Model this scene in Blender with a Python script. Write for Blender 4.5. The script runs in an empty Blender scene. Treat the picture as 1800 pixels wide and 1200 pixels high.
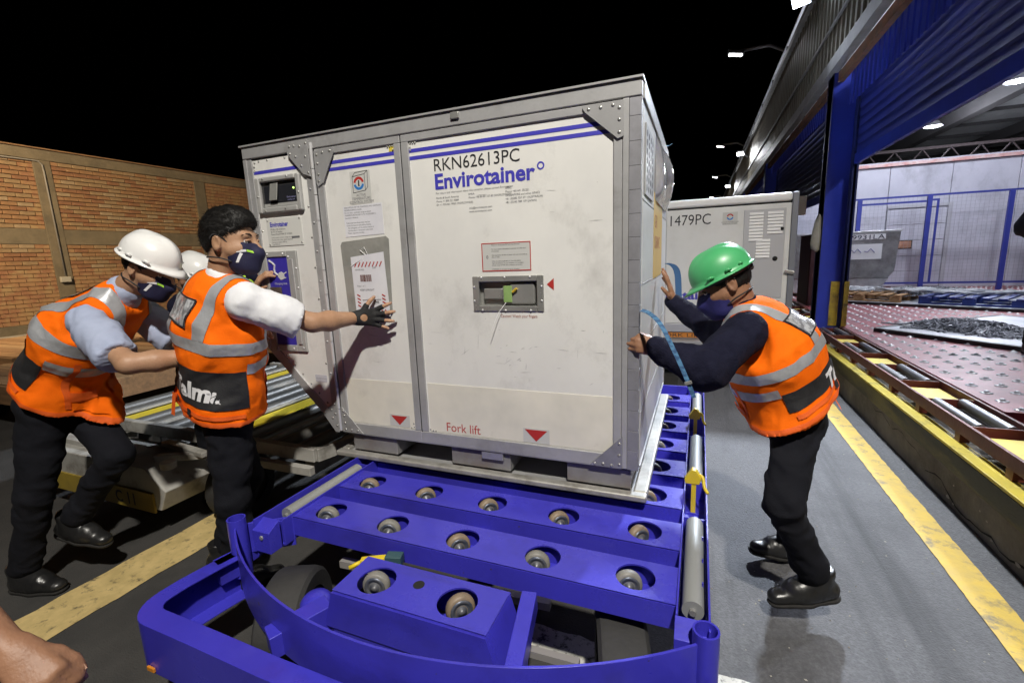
import bpy, bmesh, math, random
import numpy as np
from mathutils import Vector, Matrix
from mathutils.bvhtree import BVHTree
random.seed(7); rng = np.random.default_rng(7)
SC = bpy.context.scene
COL = SC.collection
# ------------------------------------------------------------------ camera
CAM_P = (2.2152, -1.8296, 1.5276)
YAW, PITCH, ROLL = -0.388608, -0.178238, -0.038440
cd = bpy.data.cameras.new('camera'); cam = bpy.data.objects.new('camera', cd); COL.objects.link(cam)
cd.sensor_width = 36.0; cd.lens = 808.32 / 1800 * 36.0; cd.clip_start = 0.02; cd.clip_end = 600
def _basis():
    cy, sy, cp, sp = math.cos(YAW), math.sin(YAW), math.cos(PITCH), math.sin(PITCH)
    f = Vector((sy*cp, cy*cp, sp)); r = Vector((cy, -sy, 0)); u = r.cross(f)
    return r*math.cos(ROLL)+u*math.sin(ROLL), -r*math.sin(ROLL)+u*math.cos(ROLL), f
_r, _u, _f = _basis()
m = Matrix((_r, _u, -_f)).transposed().to_4x4(); m.translation = CAM_P
cam.matrix_world = m; SC.camera = cam
# ------------------------------------------------------------------ night sky
W = bpy.data.worlds.new('World'); SC.world = W; W.use_nodes = True
nt = W.node_tree; bg = nt.nodes['Background']
sky = nt.nodes.new('ShaderNodeTexSky'); sky.sky_type = 'NISHITA'; sky.sun_disc = False
sky.sun_elevation = math.radians(-6); sky.sun_rotation = math.radians(200)
nt.links.new(sky.outputs[0], bg.inputs[0]); bg.inputs[1].default_value = 0.05
SC.view_settings.view_transform = 'Standard'; SC.view_settings.look = 'None'
SC.view_settings.gamma = 1; SC.view_settings.use_curve_mapping = False
SC.view_settings.exposure = 0.0
SC.cycles.use_denoising = True
SC.cycles.max_bounces = 6; SC.cycles.sample_clamp_indirect = 6.0
# the lit lamps (fixtures are built further down; powers and colours live here)
LAMPS = dict(flood=(2900, (0.78, 0.87, 1.0)), yard=(2350, (1.0, 0.95, 0.86)), street=(500, (0.95, 0.97, 1.0)),
             sodium=(4800, (1.0, 0.78, 0.50)), hall=(620, (0.86, 0.90, 1.0)))

# ------------------------------------------------------------------ materials
MATS = {}
def mat(name, col, rough=0.6, metal=0.0, col2=None, nscale=6.0, ndetail=4.0, lo=0.35, hi=0.65, bump=0.0, bscale=60.0,
        rvar=0.0, spec=0.5, coat=0.0, stretch=None, emis=None, alpha=1.0, coord='Object', grime=None, gscale=2.0, glo=.5, ghi=.75, trans=0.0, sheen=0.0, crease=None, chips=None, streak=None):
    """Principled material; colour broken up by noise (col2), an optional second layer of grime, fine bump."""
    if name in MATS: return MATS[name]
    M = bpy.data.materials.new(name); M.use_nodes = True; t = M.node_tree; N = t.nodes; L = t.links
    b = N['Principled BSDF']; b.inputs['Base Color'].default_value = (*col, 1); b.inputs['Roughness'].default_value = rough
    b.inputs['Metallic'].default_value = metal; b.inputs['Specular IOR Level'].default_value = spec
    b.inputs['Coat Weight'].default_value = coat; b.inputs['Alpha'].default_value = alpha
    b.inputs['Transmission Weight'].default_value = trans
    if sheen: b.inputs['Sheen Weight'].default_value = sheen
    if emis: b.inputs['Emission Color'].default_value = (*emis[:3], 1); b.inputs['Emission Strength'].default_value = emis[3]
    tc = N.new('ShaderNodeTexCoord'); mp = N.new('ShaderNodeMapping'); L.new(tc.outputs[coord], mp.inputs[0])
    if stretch: mp.inputs['Scale'].default_value = stretch
    out = None
    if col2 is not None:
        n = N.new('ShaderNodeTexNoise'); n.inputs['Scale'].default_value = nscale; n.inputs['Detail'].default_value = ndetail
        n.inputs['Roughness'].default_value = .65
        L.new(mp.outputs[0], n.inputs[0]); r = N.new('ShaderNodeMapRange'); r.inputs[1].default_value = lo; r.inputs[2].default_value = hi
        L.new(n.outputs[0], r.inputs[0]); mx = N.new('ShaderNodeMix'); mx.data_type = 'RGBA'
        mx.inputs[6].default_value = (*col, 1); mx.inputs[7].default_value = (*col2, 1)
        L.new(r.outputs[0], mx.inputs[0]); out = mx.outputs[2]
        if rvar:
            rr = N.new('ShaderNodeMapRange'); rr.inputs[3].default_value = max(.02, rough-rvar); rr.inputs[4].default_value = min(1, rough+rvar)
            L.new(n.outputs[0], rr.inputs[0]); L.new(rr.outputs[0], b.inputs['Roughness'])
    if grime is not None:
        n2 = N.new('ShaderNodeTexNoise'); n2.inputs['Scale'].default_value = gscale; n2.inputs['Detail'].default_value = 8
        n2.inputs['Roughness'].default_value = .72; L.new(mp.outputs[0], n2.inputs[0])
        r2 = N.new('ShaderNodeMapRange'); r2.inputs[1].default_value = glo; r2.inputs[2].default_value = ghi; L.new(n2.outputs[0], r2.inputs[0])
        mx2 = N.new('ShaderNodeMix'); mx2.data_type = 'RGBA'; mx2.inputs[6].default_value = (*col, 1); mx2.inputs[7].default_value = (*grime, 1)
        if out: L.new(out, mx2.inputs[6])
        L.new(r2.outputs[0], mx2.inputs[0]); out = mx2.outputs[2]
    for layer, ns in ((streak, 1.0), (chips, None)):
        if layer is None: continue
        c3, sc3, l3, h3 = layer; n4 = N.new('ShaderNodeTexNoise'); n4.inputs['Detail'].default_value = 6; n4.inputs['Roughness'].default_value = .6
        if ns: mp4 = N.new('ShaderNodeMapping'); mp4.inputs['Scale'].default_value = sc3; L.new(tc.outputs[coord], mp4.inputs[0]); L.new(mp4.outputs[0], n4.inputs[0]); n4.inputs['Scale'].default_value = 1.0
        else: L.new(mp.outputs[0], n4.inputs[0]); n4.inputs['Scale'].default_value = sc3
        r4 = N.new('ShaderNodeMapRange'); r4.inputs[1].default_value = l3; r4.inputs[2].default_value = h3; L.new(n4.outputs[0], r4.inputs[0])
        mx4 = N.new('ShaderNodeMix'); mx4.data_type = 'RGBA'; mx4.inputs[6].default_value = (*col, 1); mx4.inputs[7].default_value = (*c3, 1)
        if out: L.new(out, mx4.inputs[6])
        L.new(r4.outputs[0], mx4.inputs[0]); out = mx4.outputs[2]
    if out: L.new(out, b.inputs['Base Color'])
    if bump:
        n3 = N.new('ShaderNodeTexNoise'); n3.inputs['Scale'].default_value = bscale; n3.inputs['Detail'].default_value = 4; L.new(mp.outputs[0], n3.inputs[0])
        bp = N.new('ShaderNodeBump'); bp.inputs['Strength'].default_value = bump; bp.inputs['Distance'].default_value = .01
        L.new(n3.outputs[0], bp.inputs['Height']); L.new(bp.outputs[0], b.inputs['Normal'])
        if crease:
            n5 = N.new('ShaderNodeTexNoise'); n5.noise_type = 'RIDGED_MULTIFRACTAL'; n5.inputs['Scale'].default_value = crease[0]; n5.inputs['Detail'].default_value = 2; n5.inputs['Distortion'].default_value = .8
            L.new(mp.outputs[0], n5.inputs[0]); b5 = N.new('ShaderNodeBump'); b5.inputs['Strength'].default_value = crease[1]; b5.inputs['Distance'].default_value = .012
            L.new(n5.outputs[0], b5.inputs['Height']); L.new(b5.outputs[0], bp.inputs['Normal'])
    MATS[name] = M
    return M
def emitter(name, col, s):
    if name in MATS: return MATS[name]
    M = bpy.data.materials.new(name); M.use_nodes = True; b = M.node_tree.nodes['Principled BSDF']
    b.inputs['Base Color'].default_value = (.8, .8, .8, 1); b.inputs['Emission Color'].default_value = (*col, 1); b.inputs['Emission Strength'].default_value = s
    MATS[name] = M; return M

# ------------------------------------------------------------------ mesh building
class MB:
    def __init__(s): s.v = []; s.f = []
    def add(s, vs, fs):
        o = len(s.v); s.v += [tuple(map(float, x)) for x in vs]; s.f += [tuple(i+o for i in f) for f in fs]; return s
    def box(s, a, b):
        x0, y0, z0 = a; x1, y1, z1 = b
        return s.add([(x0,y0,z0),(x1,y0,z0),(x1,y1,z0),(x0,y1,z0),(x0,y0,z1),(x1,y0,z1),(x1,y1,z1),(x0,y1,z1)],
                     [(0,3,2,1),(4,5,6,7),(0,1,5,4),(1,2,6,5),(2,3,7,6),(3,0,4,7)])
    def obox(s, c, ax, ay, az):
        c, ax, ay, az = map(lambda q: np.array(q, float), (c, ax, ay, az))
        vs = [c+i*ax+j*ay+k*az for k in (-1,1) for (i,j) in ((-1,-1),(1,-1),(1,1),(-1,1))]
        return s.add(vs, [(0,3,2,1),(4,5,6,7),(0,1,5,4),(1,2,6,5),(2,3,7,6),(3,0,4,7)])
    def bar(s, a, b, w, h, up=(0,0,1)):
        a = np.array(a, float); b = np.array(b, float); d = b-a; L = np.linalg.norm(d); d /= L
        up = np.array(up, float); r = np.cross(d, up)
        if np.linalg.norm(r) < 1e-6: r = np.cross(d, (1,0,0))
        r /= np.linalg.norm(r); u = np.cross(r, d)
        return s.obox((a+b)/2, r*w/2, d*L/2, u*h/2)
    def tube(s, pts, r, n=10, caps=True, r2=None):
        pts = [np.array(q, float) for q in pts]; m = len(pts); rings = []
        rs = r if isinstance(r, (list, tuple)) else [r]*m
        up = None
        for i in range(m):
            d = pts[min(i+1, m-1)]-pts[max(i-1, 0)]; d = d/(np.linalg.norm(d)+1e-9)
            if up is None:
                up = np.array((0,0,1.)) if abs(d[2]) < .9 else np.array((1.,0,0))
            a = np.cross(d, up); a /= np.linalg.norm(a)+1e-9; b = np.cross(a, d); up = b
            rings.append([pts[i]+rs[i]*(math.cos(t)*a+(r2 if r2 else rs[i])/rs[i]*math.sin(t)*b) for t in [2*math.pi*k/n for k in range(n)]])
        vs = [q for R in rings for q in R]; fs = []
        for i in range(m-1):
            for k in range(n):
                k2 = (k+1) % n; fs.append((i*n+k, i*n+k2, (i+1)*n+k2, (i+1)*n+k))
        if caps: fs += [tuple(range(n-1, -1, -1)), tuple((m-1)*n+k for k in range(n))]
        return s.add(vs, fs)
    def cyl(s, a, b, r, n=16): return s.tube([a, b], r, n)
    def pipe(s, a, b, ro, ri, n=20):
        """open hollow pipe with thickness"""
        a = np.array(a, float); b = np.array(b, float); d = (b-a)/np.linalg.norm(b-a)
        up = np.array((0,0,1.)) if abs(d[2]) < .9 else np.array((1.,0,0)); x = np.cross(d, up); x /= np.linalg.norm(x); y = np.cross(x, d)
        vs = []
        for (c, r) in ((a, ro), (b, ro), (b, ri), (a, ri)):
            vs += [c+r*(math.cos(t)*x+math.sin(t)*y) for t in [2*math.pi*k/n for k in range(n)]]
        fs = []
        for q in range(4):
            q2 = (q+1) % 4
            for k in range(n):
                k2 = (k+1) % n; fs.append((q*n+k, q*n+k2, q2*n+k2, q2*n+k))
        return s.add(vs, fs)
    def prism(s, poly, org, ux, uy, un, t):
        """poly in (ux,uy) plane at org, extruded t along un"""
        org, ux, uy, un = map(lambda q: np.array(q, float), (org, ux, uy, un)); n = len(poly)
        a = [org+ux*p[0]+uy*p[1] for p in poly]; b = [q+un*t for q in a]
        return s.add(a+b, [tuple(range(n-1, -1, -1)), tuple(range(n, 2*n))]+[(i, (i+1) % n, n+(i+1) % n, n+i) for i in range(n)])
    def lathe(s, c, axis, prof, n=20):
        """prof: list of (r, h) along axis from c; closed ends if r==0"""
        c = np.array(c, float); d = np.array(axis, float); d /= np.linalg.norm(d)
        up = np.array((0,0,1.)) if abs(d[2]) < .9 else np.array((1.,0,0)); x = np.cross(d, up); x /= np.linalg.norm(x); y = np.cross(d, x)
        vs = []; fs = []
        for r, h in prof: vs += [c+d*h+max(r, 1e-4)*(math.cos(t)*x+math.sin(t)*y) for t in [2*math.pi*k/n for k in range(n)]]
        for i in range(len(prof)-1):
            for k in range(n):
                k2 = (k+1) % n; fs.append((i*n+k, i*n+k2, (i+1)*n+k2, (i+1)*n+k))
        return s.add(vs, fs)
    def plate_holes(s, x0, x1, y0, y1, z, t, holes, n=32):
        """flat plate top z, thickness t, round holes (x,y,r) sorted by x"""
        def quad(a, b, c, d): s.add([a, b, c, d], [(0,1,2,3)])
        holes = sorted(holes); cx = x0
        for (hx, hy, r) in holes:
            w = min(r*1.25, (y1-y0)/2-1e-4); a0, a1 = hx-w, hx+w
            for zz, fl in ((z, 0), (z-t, 1)):
                q = [(cx,y0,zz),(a0,y0,zz),(a0,y1,zz),(cx,y1,zz)]; quad(*(q[::-1] if fl else q))
                for (ya, yb) in ((y0, hy-w), (hy+w, y1)):
                    if yb-ya > 1e-5:
                        q = [(a0,ya,zz),(a1,ya,zz),(a1,yb,zz),(a0,yb,zz)]; quad(*(q[::-1] if fl else q))
            sq = []; ci = []
            for k in range(n):
                a = 2*math.pi*k/n; ca, sa = math.cos(a), math.sin(a); q = 1/max(abs(ca), abs(sa))
                sq.append((hx+w*ca*q, hy+w*sa*q)); ci.append((hx+r*ca, hy+r*sa))
            for k in range(n):
                k2 = (k+1) % n
                quad((*ci[k], z), (*sq[k], z), (*sq[k2], z), (*ci[k2], z))
                quad((*ci[k2], z-t), (*sq[k2], z-t), (*sq[k], z-t), (*ci[k], z-t))
                quad((*ci[k], z-t), (*ci[k], z), (*ci[k2], z), (*ci[k2], z-t))
            cx = a1
        for zz, fl in ((z, 0), (z-t, 1)):
            q = [(cx,y0,zz),(x1,y0,zz),(x1,y1,zz),(cx,y1,zz)]; quad(*(q[::-1] if fl else q))
        return s

ORG = {}
def root_of(o):
    while o.parent is not None: o = o.parent
    return o
def link(name, me, m=None, parent=None, smooth=False, bevel=0.0, kind=None, seg=2):
    o = bpy.data.objects.new(name, me); COL.objects.link(o)
    if m is not None and not me.materials: me.materials.append(m)
    if parent is not None: o.parent = parent
    if smooth: me.shade_smooth()
    if bevel:
        b = o.modifiers.new('edge', 'BEVEL'); b.width = bevel; b.segments = seg; b.limit_method = 'ANGLE'; b.angle_limit = math.radians(40)
        b.harden_normals = True; me.shade_smooth()
    if kind: o['kind'] = kind
    return o
def build(mb, name, m, parent=None, smooth=False, bevel=0.0, kind=None, origin=None, autos=None, seg=2):
    """world-space MB -> one object; vertices stored relative to its thing's base"""
    me = bpy.data.meshes.new(name)
    org = Vector(origin) if origin is not None else (Vector(root_of(parent).location) if parent is not None else Vector((0,0,0)))
    V = np.array(mb.v)-np.array(org); me.from_pydata(V.tolist(), [], mb.f); me.update()
    bm = bmesh.new(); bm.from_mesh(me); bmesh.ops.recalc_face_normals(bm, faces=bm.faces)
    bm.to_mesh(me); bm.free()
    o = link(name, me, m, parent, smooth, bevel, kind, seg)
    if autos:
        me.shade_smooth(); md = o.modifiers.new('edge', 'EDGE_SPLIT'); md.split_angle = math.radians(autos)
    if parent is None: o.location = org
    return o
def thing(name, label, cat, loc=(0,0,0), group=None):
    o = bpy.data.objects.new(name, None); COL.objects.link(o); o.location = loc; o.empty_display_size = .1
    return tag(o, label, cat, group)
def tag(o, label, cat, group=None, kind=None):
    if label: o['label'] = label
    if cat: o['category'] = cat
    if group: o['group'] = group
    if kind: o['kind'] = kind
    return o
def structure(mb, name, m, label=None, **k):
    o = build(mb, name, m, **k); o['kind'] = 'structure'
    if label: o['label'] = label
    return o
def copy_part(o, parent, loc, rot=None, mesh_off=None):
    c = o.copy(); COL.objects.link(c); c.parent = parent; c.location = loc
    if rot is not None: c.rotation_euler = rot
    return c
def text_mesh(s, size, bold=0.0, align='LEFT', depth=0.0, spacing=1.0, shear=0.0, sx=1.0):
    cu = bpy.data.curves.new('t', 'FONT'); cu.body = s; cu.size = size; cu.offset = bold; cu.align_x = align; cu.extrude = depth
    cu.space_character = spacing; cu.shear = shear; cu.resolution_u = 3
    ob = bpy.data.objects.new('t', cu); COL.objects.link(ob)
    dg = bpy.context.evaluated_depsgraph_get(); me = bpy.data.meshes.new_from_object(ob.evaluated_get(dg))
    bpy.data.objects.remove(ob); bpy.data.curves.remove(cu)
    if sx != 1.0: me.transform(Matrix.Diagonal((sx, 1, 1, 1)))
    return me
def text(s, size, org, ux, uy, m, parent, name='lettering', bold=0.0, align='LEFT', spacing=1.0, width=None, sx=1.0):
    """flat lettering lying in the plane (ux, uy) at org (world)"""
    me = text_mesh(s, size, bold, align, 0, spacing, 0, sx)
    if width:
        xs = [v.co.x for v in me.vertices]; k = width/max(1e-6, max(xs)-min(xs)); me.transform(Matrix.Diagonal((k, 1, 1, 1)))
    ux = Vector(ux).normalized(); uy = Vector(uy).normalized(); un = ux.cross(uy)
    M = Matrix((ux, uy, un)).transposed().to_4x4(); M.translation = Vector(org)-Vector(root_of(parent).location)
    me.transform(M)
    while len(me.materials): me.materials.pop()
    return link(name, me, m, parent)
# ================================================================== SETTING
asphalt = mat('asphalt', (.038,.037,.036), .85, col2=(.058,.056,.053), nscale=3, bump=.5, bscale=140, grime=(.06,.056,.05), gscale=9, glo=.6, ghi=.85)
concrete = mat('worn_pavement', (.085,.085,.090), .72, col2=(.135,.135,.142), nscale=70, ndetail=5, lo=.4, hi=.68, bump=.5, bscale=120, grime=(.05,.05,.052), gscale=1.1, glo=.48, ghi=.72, rvar=.12, streak=((.042,.042,.044), (6,.30,1), .50, .70), chips=((.30,.30,.29), 55, .72, .78))
dockcon = mat('dock_concrete', (.20,.19,.17), .85, col2=(.11,.10,.09), nscale=3.5, ndetail=9, bump=.6, bscale=40, grime=(.06,.055,.05), gscale=1.6, glo=.5, ghi=.75)
yellowp = mat('yellow_line_paint', (.62,.42,.05), .6, col2=(.52,.36,.07), nscale=12, grime=(.20,.165,.09), gscale=9, glo=.53, ghi=.66, bump=.2)
yellowl = mat('pale_yellow_line_paint', (.66,.50,.22), .65, col2=(.5,.38,.16), nscale=10, grime=(.12,.1,.06), gscale=18, glo=.55, ghi=.68, bump=.2)
whitep = mat('white_line_paint', (.62,.61,.56), .65, col2=(.5,.49,.45), nscale=10, grime=(.05,.05,.05), gscale=22, glo=.5, ghi=.6, bump=.2)
yellowb = mat('yellow_bumper_paint', (.60,.47,.03), .5, col2=(.5,.40,.04), nscale=5, grime=(.10,.09,.02), gscale=3.5, glo=.55, ghi=.72, bump=.15, bscale=30)
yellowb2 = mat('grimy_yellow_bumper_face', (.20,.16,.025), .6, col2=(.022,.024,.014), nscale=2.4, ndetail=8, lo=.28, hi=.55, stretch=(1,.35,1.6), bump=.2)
gnd = structure(MB().box((-200,-120,-.5), (200,200,0)), 'ground', asphalt, 'dark asphalt yard floor')
structure(MB().box((2.02,-8,0.0005), (3.62,70,.005)), 'pavement', concrete, 'grey worn pavement strip along the loading dock')
def wobbly_strip(x0, x1, y0, y1, z, step=.07, amp=.006, along='y'):
    mb = MB(); n = int((y1-y0)/step); vs = []; fs = []
    for i in range(n+1):
        y = y0+(y1-y0)*i/n; a = x0+random.uniform(-amp, amp); b = x1+random.uniform(-amp, amp)
        vs += [(a,y,z),(b,y,z)] if along == 'y' else [(y,a,z),(y,b,z)]
        if i: fs.append((2*i-2, 2*i-1, 2*i+1, 2*i))
    return mb.add(vs, fs)
structure(wobbly_strip(3.335,3.475,-4,60,.0095,.035,.0028), 'lane_marking', yellowp, 'chipped yellow line painted along the dock')
structure(wobbly_strip(-.60,-.315,-6,-.02,.0045,.09,.006), 'lane_marking', yellowl, 'broad pale yellow line on the asphalt')
structure(wobbly_strip(-.37,-.235,1.55,2.019,.0045,.05,.008,'x'), 'lane_marking', whitep, 'worn white line crossing under the blue dolly')
structure(wobbly_strip(-.37,-.235,2.021,2.62,.0095,.05,.008,'x'), 'lane_marking', whitep)
# debris specks on the pavement, uncountable
mb = MB()
for i in range(420):
    x = random.uniform(2.3,3.58); y = -.9+random.random()**1.6*5.5; s = random.uniform(.0016,.0048); a = random.uniform(0,3.14)
    c, d = math.cos(a)*s, math.sin(a)*s; k = random.uniform(.5,1.6)
    mb.add([(x-c,y-d,.0062),(x+d*k,y-c*k,.0062),(x+c,y+d,.0062),(x-d*k,y+c*k,.0062),(x,y,.0062+s*.8)], [(0,1,4),(1,2,4),(2,3,4),(3,0,4)])
tag(build(mb, 'grit', mat('grit', (.5,.48,.42), .7, col2=(.16,.13,.1), nscale=3)), 'pale grit and crumbs scattered over the grey pavement', None, kind='stuff')

# ------------------------------------------------------------------ loading dock
dock = structure(MB().box((3.62,-8,.0), (30,70,.36)), 'dock_wall', dockcon, 'raised concrete loading dock with a cracked face')
# crack: jagged opening line with chipped lips
pts = []; y = 2.75; z = .175
while y > .15:
    pts.append((y, z)); y -= random.uniform(.03,.09); z += random.uniform(-.03,.022); z = min(.215, max(.03, z))
mb = MB(); vs = []; fs = []
for i, (y, z) in enumerate(pts):
    w = random.uniform(.001,.0055)*(1.2 if i > len(pts)*.45 else .6); vs += [(3.6175,y,z-w),(3.6175,y+.004,z+w)]
    if i: fs.append((2*i-2,2*i-1,2*i+1,2*i))
mb.add(vs, fs); build(mb, 'crack', mat('crack_dark', (.012,.011,.01), 1), dock)
mb = MB()
for i in range(16):
    y = .2+random.random()**1.4*1.3; z = random.uniform(.03,.17); s = random.uniform(.006,.02); n = 6
    ring = [(3.616, y+s*random.uniform(.5,1.4)*math.cos(t), z+.6*s*random.uniform(.5,1.3)*math.sin(t)) for t in [6.283*k/n for k in range(n)]]
    mb.add(ring, [tuple(range(n))])
build(mb, 'chipped_patch', mat('chipped_concrete', (.36,.34,.31), .9, bump=.8, bscale=90), dock)
bmp = thing('dock_bumper_beam', 'yellow painted steel beam capping the edge of the loading dock', 'bumper beam', (3.6,0,.2))
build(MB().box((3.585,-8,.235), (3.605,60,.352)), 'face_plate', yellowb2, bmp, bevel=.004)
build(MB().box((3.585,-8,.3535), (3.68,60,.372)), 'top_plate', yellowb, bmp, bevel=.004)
# ------------------------------------------------------------------ red roller frame on the dock edge
redp = mat('red_oxide_steel', (.13,.022,.014), .5, col2=(.09,.018,.012), nscale=5, grime=(.16,.05,.02), gscale=6, glo=.55, ghi=.75, bump=.15, rvar=.12)
steelr = mat('roller_steel', (.22,.22,.225), .38, .75, col2=(.15,.15,.155), nscale=8, rvar=.1, stretch=(1,.2,1))
yplate = mat('yellow_tread_plate', (.66,.52,.03), .5, col2=(.58,.45,.04), nscale=7, grime=(.22,.17,.04), gscale=9, glo=.6, ghi=.75)
fr = thing('roller_conveyor', 'red steel roller track with yellow plates along the dock edge', 'roller track', (3.66,0,.36))
for x in (3.650, 3.925): build(MB().box((x,-2.0,.425), (x+.018,16,.50)), 'side_rail', redp, fr, bevel=.002)
rol = None; plt = None; crs = None; pst = None; flr = None
base_y = 0.95
for k in range(-2, 14):
    y0 = base_y+1.045*k      # plate cell y0..y0+.48 ; roller cell y0+.48..y0+1.045
    for yy in (y0, y0+.485):
        if crs is None: crs = build(MB().box((3.669,-.006,.43), (3.924,.006,.492)), 'cross_bar', redp, fr, bevel=.0015); first = crs
        else: first = copy_part(crs, fr, (0,0,0))
        first.location = (0, yy, 0)
    if plt is None: plt = build(MB().box((3.69,.03,.448), (3.90,.40,.456)), 'yellow_plate', yplate, fr, bevel=.001); q = plt
    else: q = copy_part(plt, fr, (0,0,0))
    q.location = (0, y0+.012, 0)
    for x in (3.725, 3.865):
        if rol is None: rol = build(MB().tube([(0,.015,.472),(0,.545,.472)], .03, 20), 'roller', steelr, fr, autos=40, origin=(0,0,.36)); q = rol; q.location = (0,0,0)
        else: q = copy_part(rol, fr, (0,0,0))
        q.location = (x-3.66, y0+.488, 0)
    for yy in (y0+.06, y0+.56):
        if pst is None: pst = build(MB().box((3.652,-.03,.373), (3.70,.03,.4245)), 'post', redp, fr, bevel=.002); q = pst
        else: q = copy_part(pst, fr, (0,0,0))
        q.location = (0, yy, 0)
# litter beneath the track
mb = MB()
for i in range(70):
    x = random.uniform(3.72,3.92); y = random.uniform(.6,5); s = random.uniform(.01,.05); a = random.uniform(0,3.1); c, d = math.cos(a), math.sin(a)
    z = .364+random.uniform(0,.012)
    mb.add([(x-c*s,y-d*s,z),(x+d*s*.5,y-c*s*.5,z+.008*random.random()),(x+c*s,y+d*s,z),(x-d*s*.5,y+c*s*.5,z+.012*random.random())], [(0,1,2),(0,2,3)])
tag(build(mb, 'litter', mat('paper_litter', (.5,.5,.5), .8, col2=(.2,.2,.19), nscale=4)), 'scraps of paper and film lying under the roller track', None, kind='stuff')
# ------------------------------------------------------------------ ball deck
deckr = mat('red_deck_plate', (.27,.040,.050), .46, col2=(.20,.032,.042), nscale=2.5, ndetail=7, grime=(.14,.04,.05), gscale=1.2, glo=.45, ghi=.7, bump=.08, bscale=30, rvar=.12)
ballm = mat('ball_steel', (.80,.80,.81), .22, .35)
bd = thing('ball_transfer_deck', 'wide red steel deck studded with ball casters inside the hall', 'ball deck', (3.96,1.72,.36))
build(MB().box((3.96,1.75,.44), (9.2,12,.50)), 'deck_plate', deckr, bd, bevel=.004)
build(MB().box((3.975,1.78,.36), (4.02,12,.4395)), 'edge_channel', redp, bd)
bd2 = thing('ball_transfer_deck', 'shorter red deck section in front of the wide ball deck', 'ball deck', (4.02,1.66,.36))
build(MB().box((4.02,-2.5,.43), (9.2,1.69,.495)), 'deck_plate', deckr, bd2, bevel=.004)
build(MB().box((4.06,-2.4,.36), (4.12,1.6,.4295)), 'edge_channel', redp, bd2)
def ball_mb(x, y, z, n=10):
    mb = MB(); r = .017
    mb.lathe((x,y,z), (0,0,1), [(.034,0),(.034,.003),(.021,.0045),(.0165,.005),(.0155,.011),(.011,.0165),(.005,.019),(0,.0195)], n); return mb
bm0 = build(ball_mb(0,0,0), 'ball_caster', ballm, bd, smooth=True, origin=(0,0,0))
cnt = 0; stuff = MB(); spots = []
for i in range(30):
    for j in range(56):
        x = 4.062+.1735*i+.004*random.uniform(-1,1); y = 1.80+.192*j+(.03 if i % 2 else 0)
        if x > 9.1 or y > 11.9: continue
        spots.append((math.hypot(x-2.2, y+1.8), x, y))
spots.sort()
for d, x, y in spots:
    vis = x < 4.0+ (y+1.0)*.85
    if cnt < 300 and vis:
        q = bm0 if cnt == 0 else copy_part(bm0, bd, (0,0,0)); q.location = (x-3.96, y-1.72, .5003-.36); cnt += 1
    else: t = ball_mb(x, y, .5003, 7); stuff.add(t.v, t.f)
build(stuff, 'ball_casters_beyond', ballm, bd, smooth=True, kind='stuff')
# ------------------------------------------------------------------ air cargo pallets, nets, wooden pallets on the deck
alu_dull = mat('pallet_sheet_aluminium', (.40,.42,.46), .42, .35, col2=(.30,.31,.34), nscale=2.5, grime=(.22,.22,.23), gscale=3, glo=.5, ghi=.8)
blackr = mat('rim_shadow_black', (.012,.012,.013), .55)  # dark edge, blackened also for the shadow under the raised sheet
def cargo_sheet(c, d1, l1, l2, label, z=.545):
    d1 = np.array((*d1, 0.)); d1 /= np.linalg.norm(d1); d2 = np.array((-d1[1], d1[0], 0))
    t = thing('cargo_pallet_sheet', label, 'cargo pallet', (c[0], c[1], .50)); c = np.array((*c, z))
    mid = c+d1*l1/2+d2*l2/2
    build(MB().obox(mid-np.array((0,0,.004)), d1*(l1/2-.03), d2*(l2/2-.03), (0,0,.004)), 'sheet', alu_dull, t)
    mb = MB()
    for a, b in ((c, c+d1*l1), (c+d2*l2, c+d1*l1+d2*l2)): mb.bar(a-np.array((0,0,.02)), b-np.array((0,0,.02)), .06, .042)
    for a, b in ((c, c+d2*l2), (c+d1*l1, c+d1*l1+d2*l2)): mb.bar(a+d2*.03-np.array((0,0,.0185)), b-d2*.03-np.array((0,0,.0185)), .056, .042)
    build(mb, 'rim', blackr, t, bevel=.003); return t
cargo_sheet((4.20,4.86), (.61,-.79), 3.18, 2.2, 'flat grey cargo pallet sheet with a pile of netting on it')
cargo_sheet((4.62,8.15), (.82,-.57), 3.6, 2.4, 'far flat cargo pallet sheet under wooden and blue pallets')
netm = mat('cargo_net', (.10,.105,.12), .8, col2=(.34,.35,.38), nscale=14, lo=.4, hi=.6)
def net_heap(c, rx, ry, h, n, label, m=netm, seed=1, rot=0.0, rr=.006):
    R = random.Random(seed); mb = MB()
    for i in range(n):
        a = R.uniform(0,6.28); q = R.random()**.6; x = q*math.cos(a)*rx; y = q*math.sin(a)*ry
        L = R.uniform(.08,.28); th = R.uniform(0,6.28); pts = []
        for k in range(5):
            hh = h*max(0, 1-(x/rx)**2-(y/ry)**2)*R.uniform(.55,1.05)+.01
            X = c[0]+x*math.cos(rot)-y*math.sin(rot); Y = c[1]+x*math.sin(rot)+y*math.cos(rot)
            pts.append((X, Y, c[2]+hh)); x += L/4*math.cos(th); y += L/4*math.sin(th); th += R.uniform(-.9,.9)
        mb.tube(pts, rr*R.uniform(.7,1.5), 5, True)
    o = build(mb, 'cargo_net', m, smooth=True, origin=c); return tag(o, label, 'cargo net')
net_heap((5.02,4.75,.547), .62,.26,.12, 420, 'tangled grey cargo net heaped on the nearer pallet sheet', seed=3, rot=-.75)
net_heap((6.3,8.9,.60), .9,.35,.12, 300, 'loose dark cargo net spread out in front of the mesh fence', seed=4, rot=-.4)
net_heap((5.65,8.35,.62), .22,.16,.16, 120, 'small dark net bundle between the wooden and blue pallets', seed=6)
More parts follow.
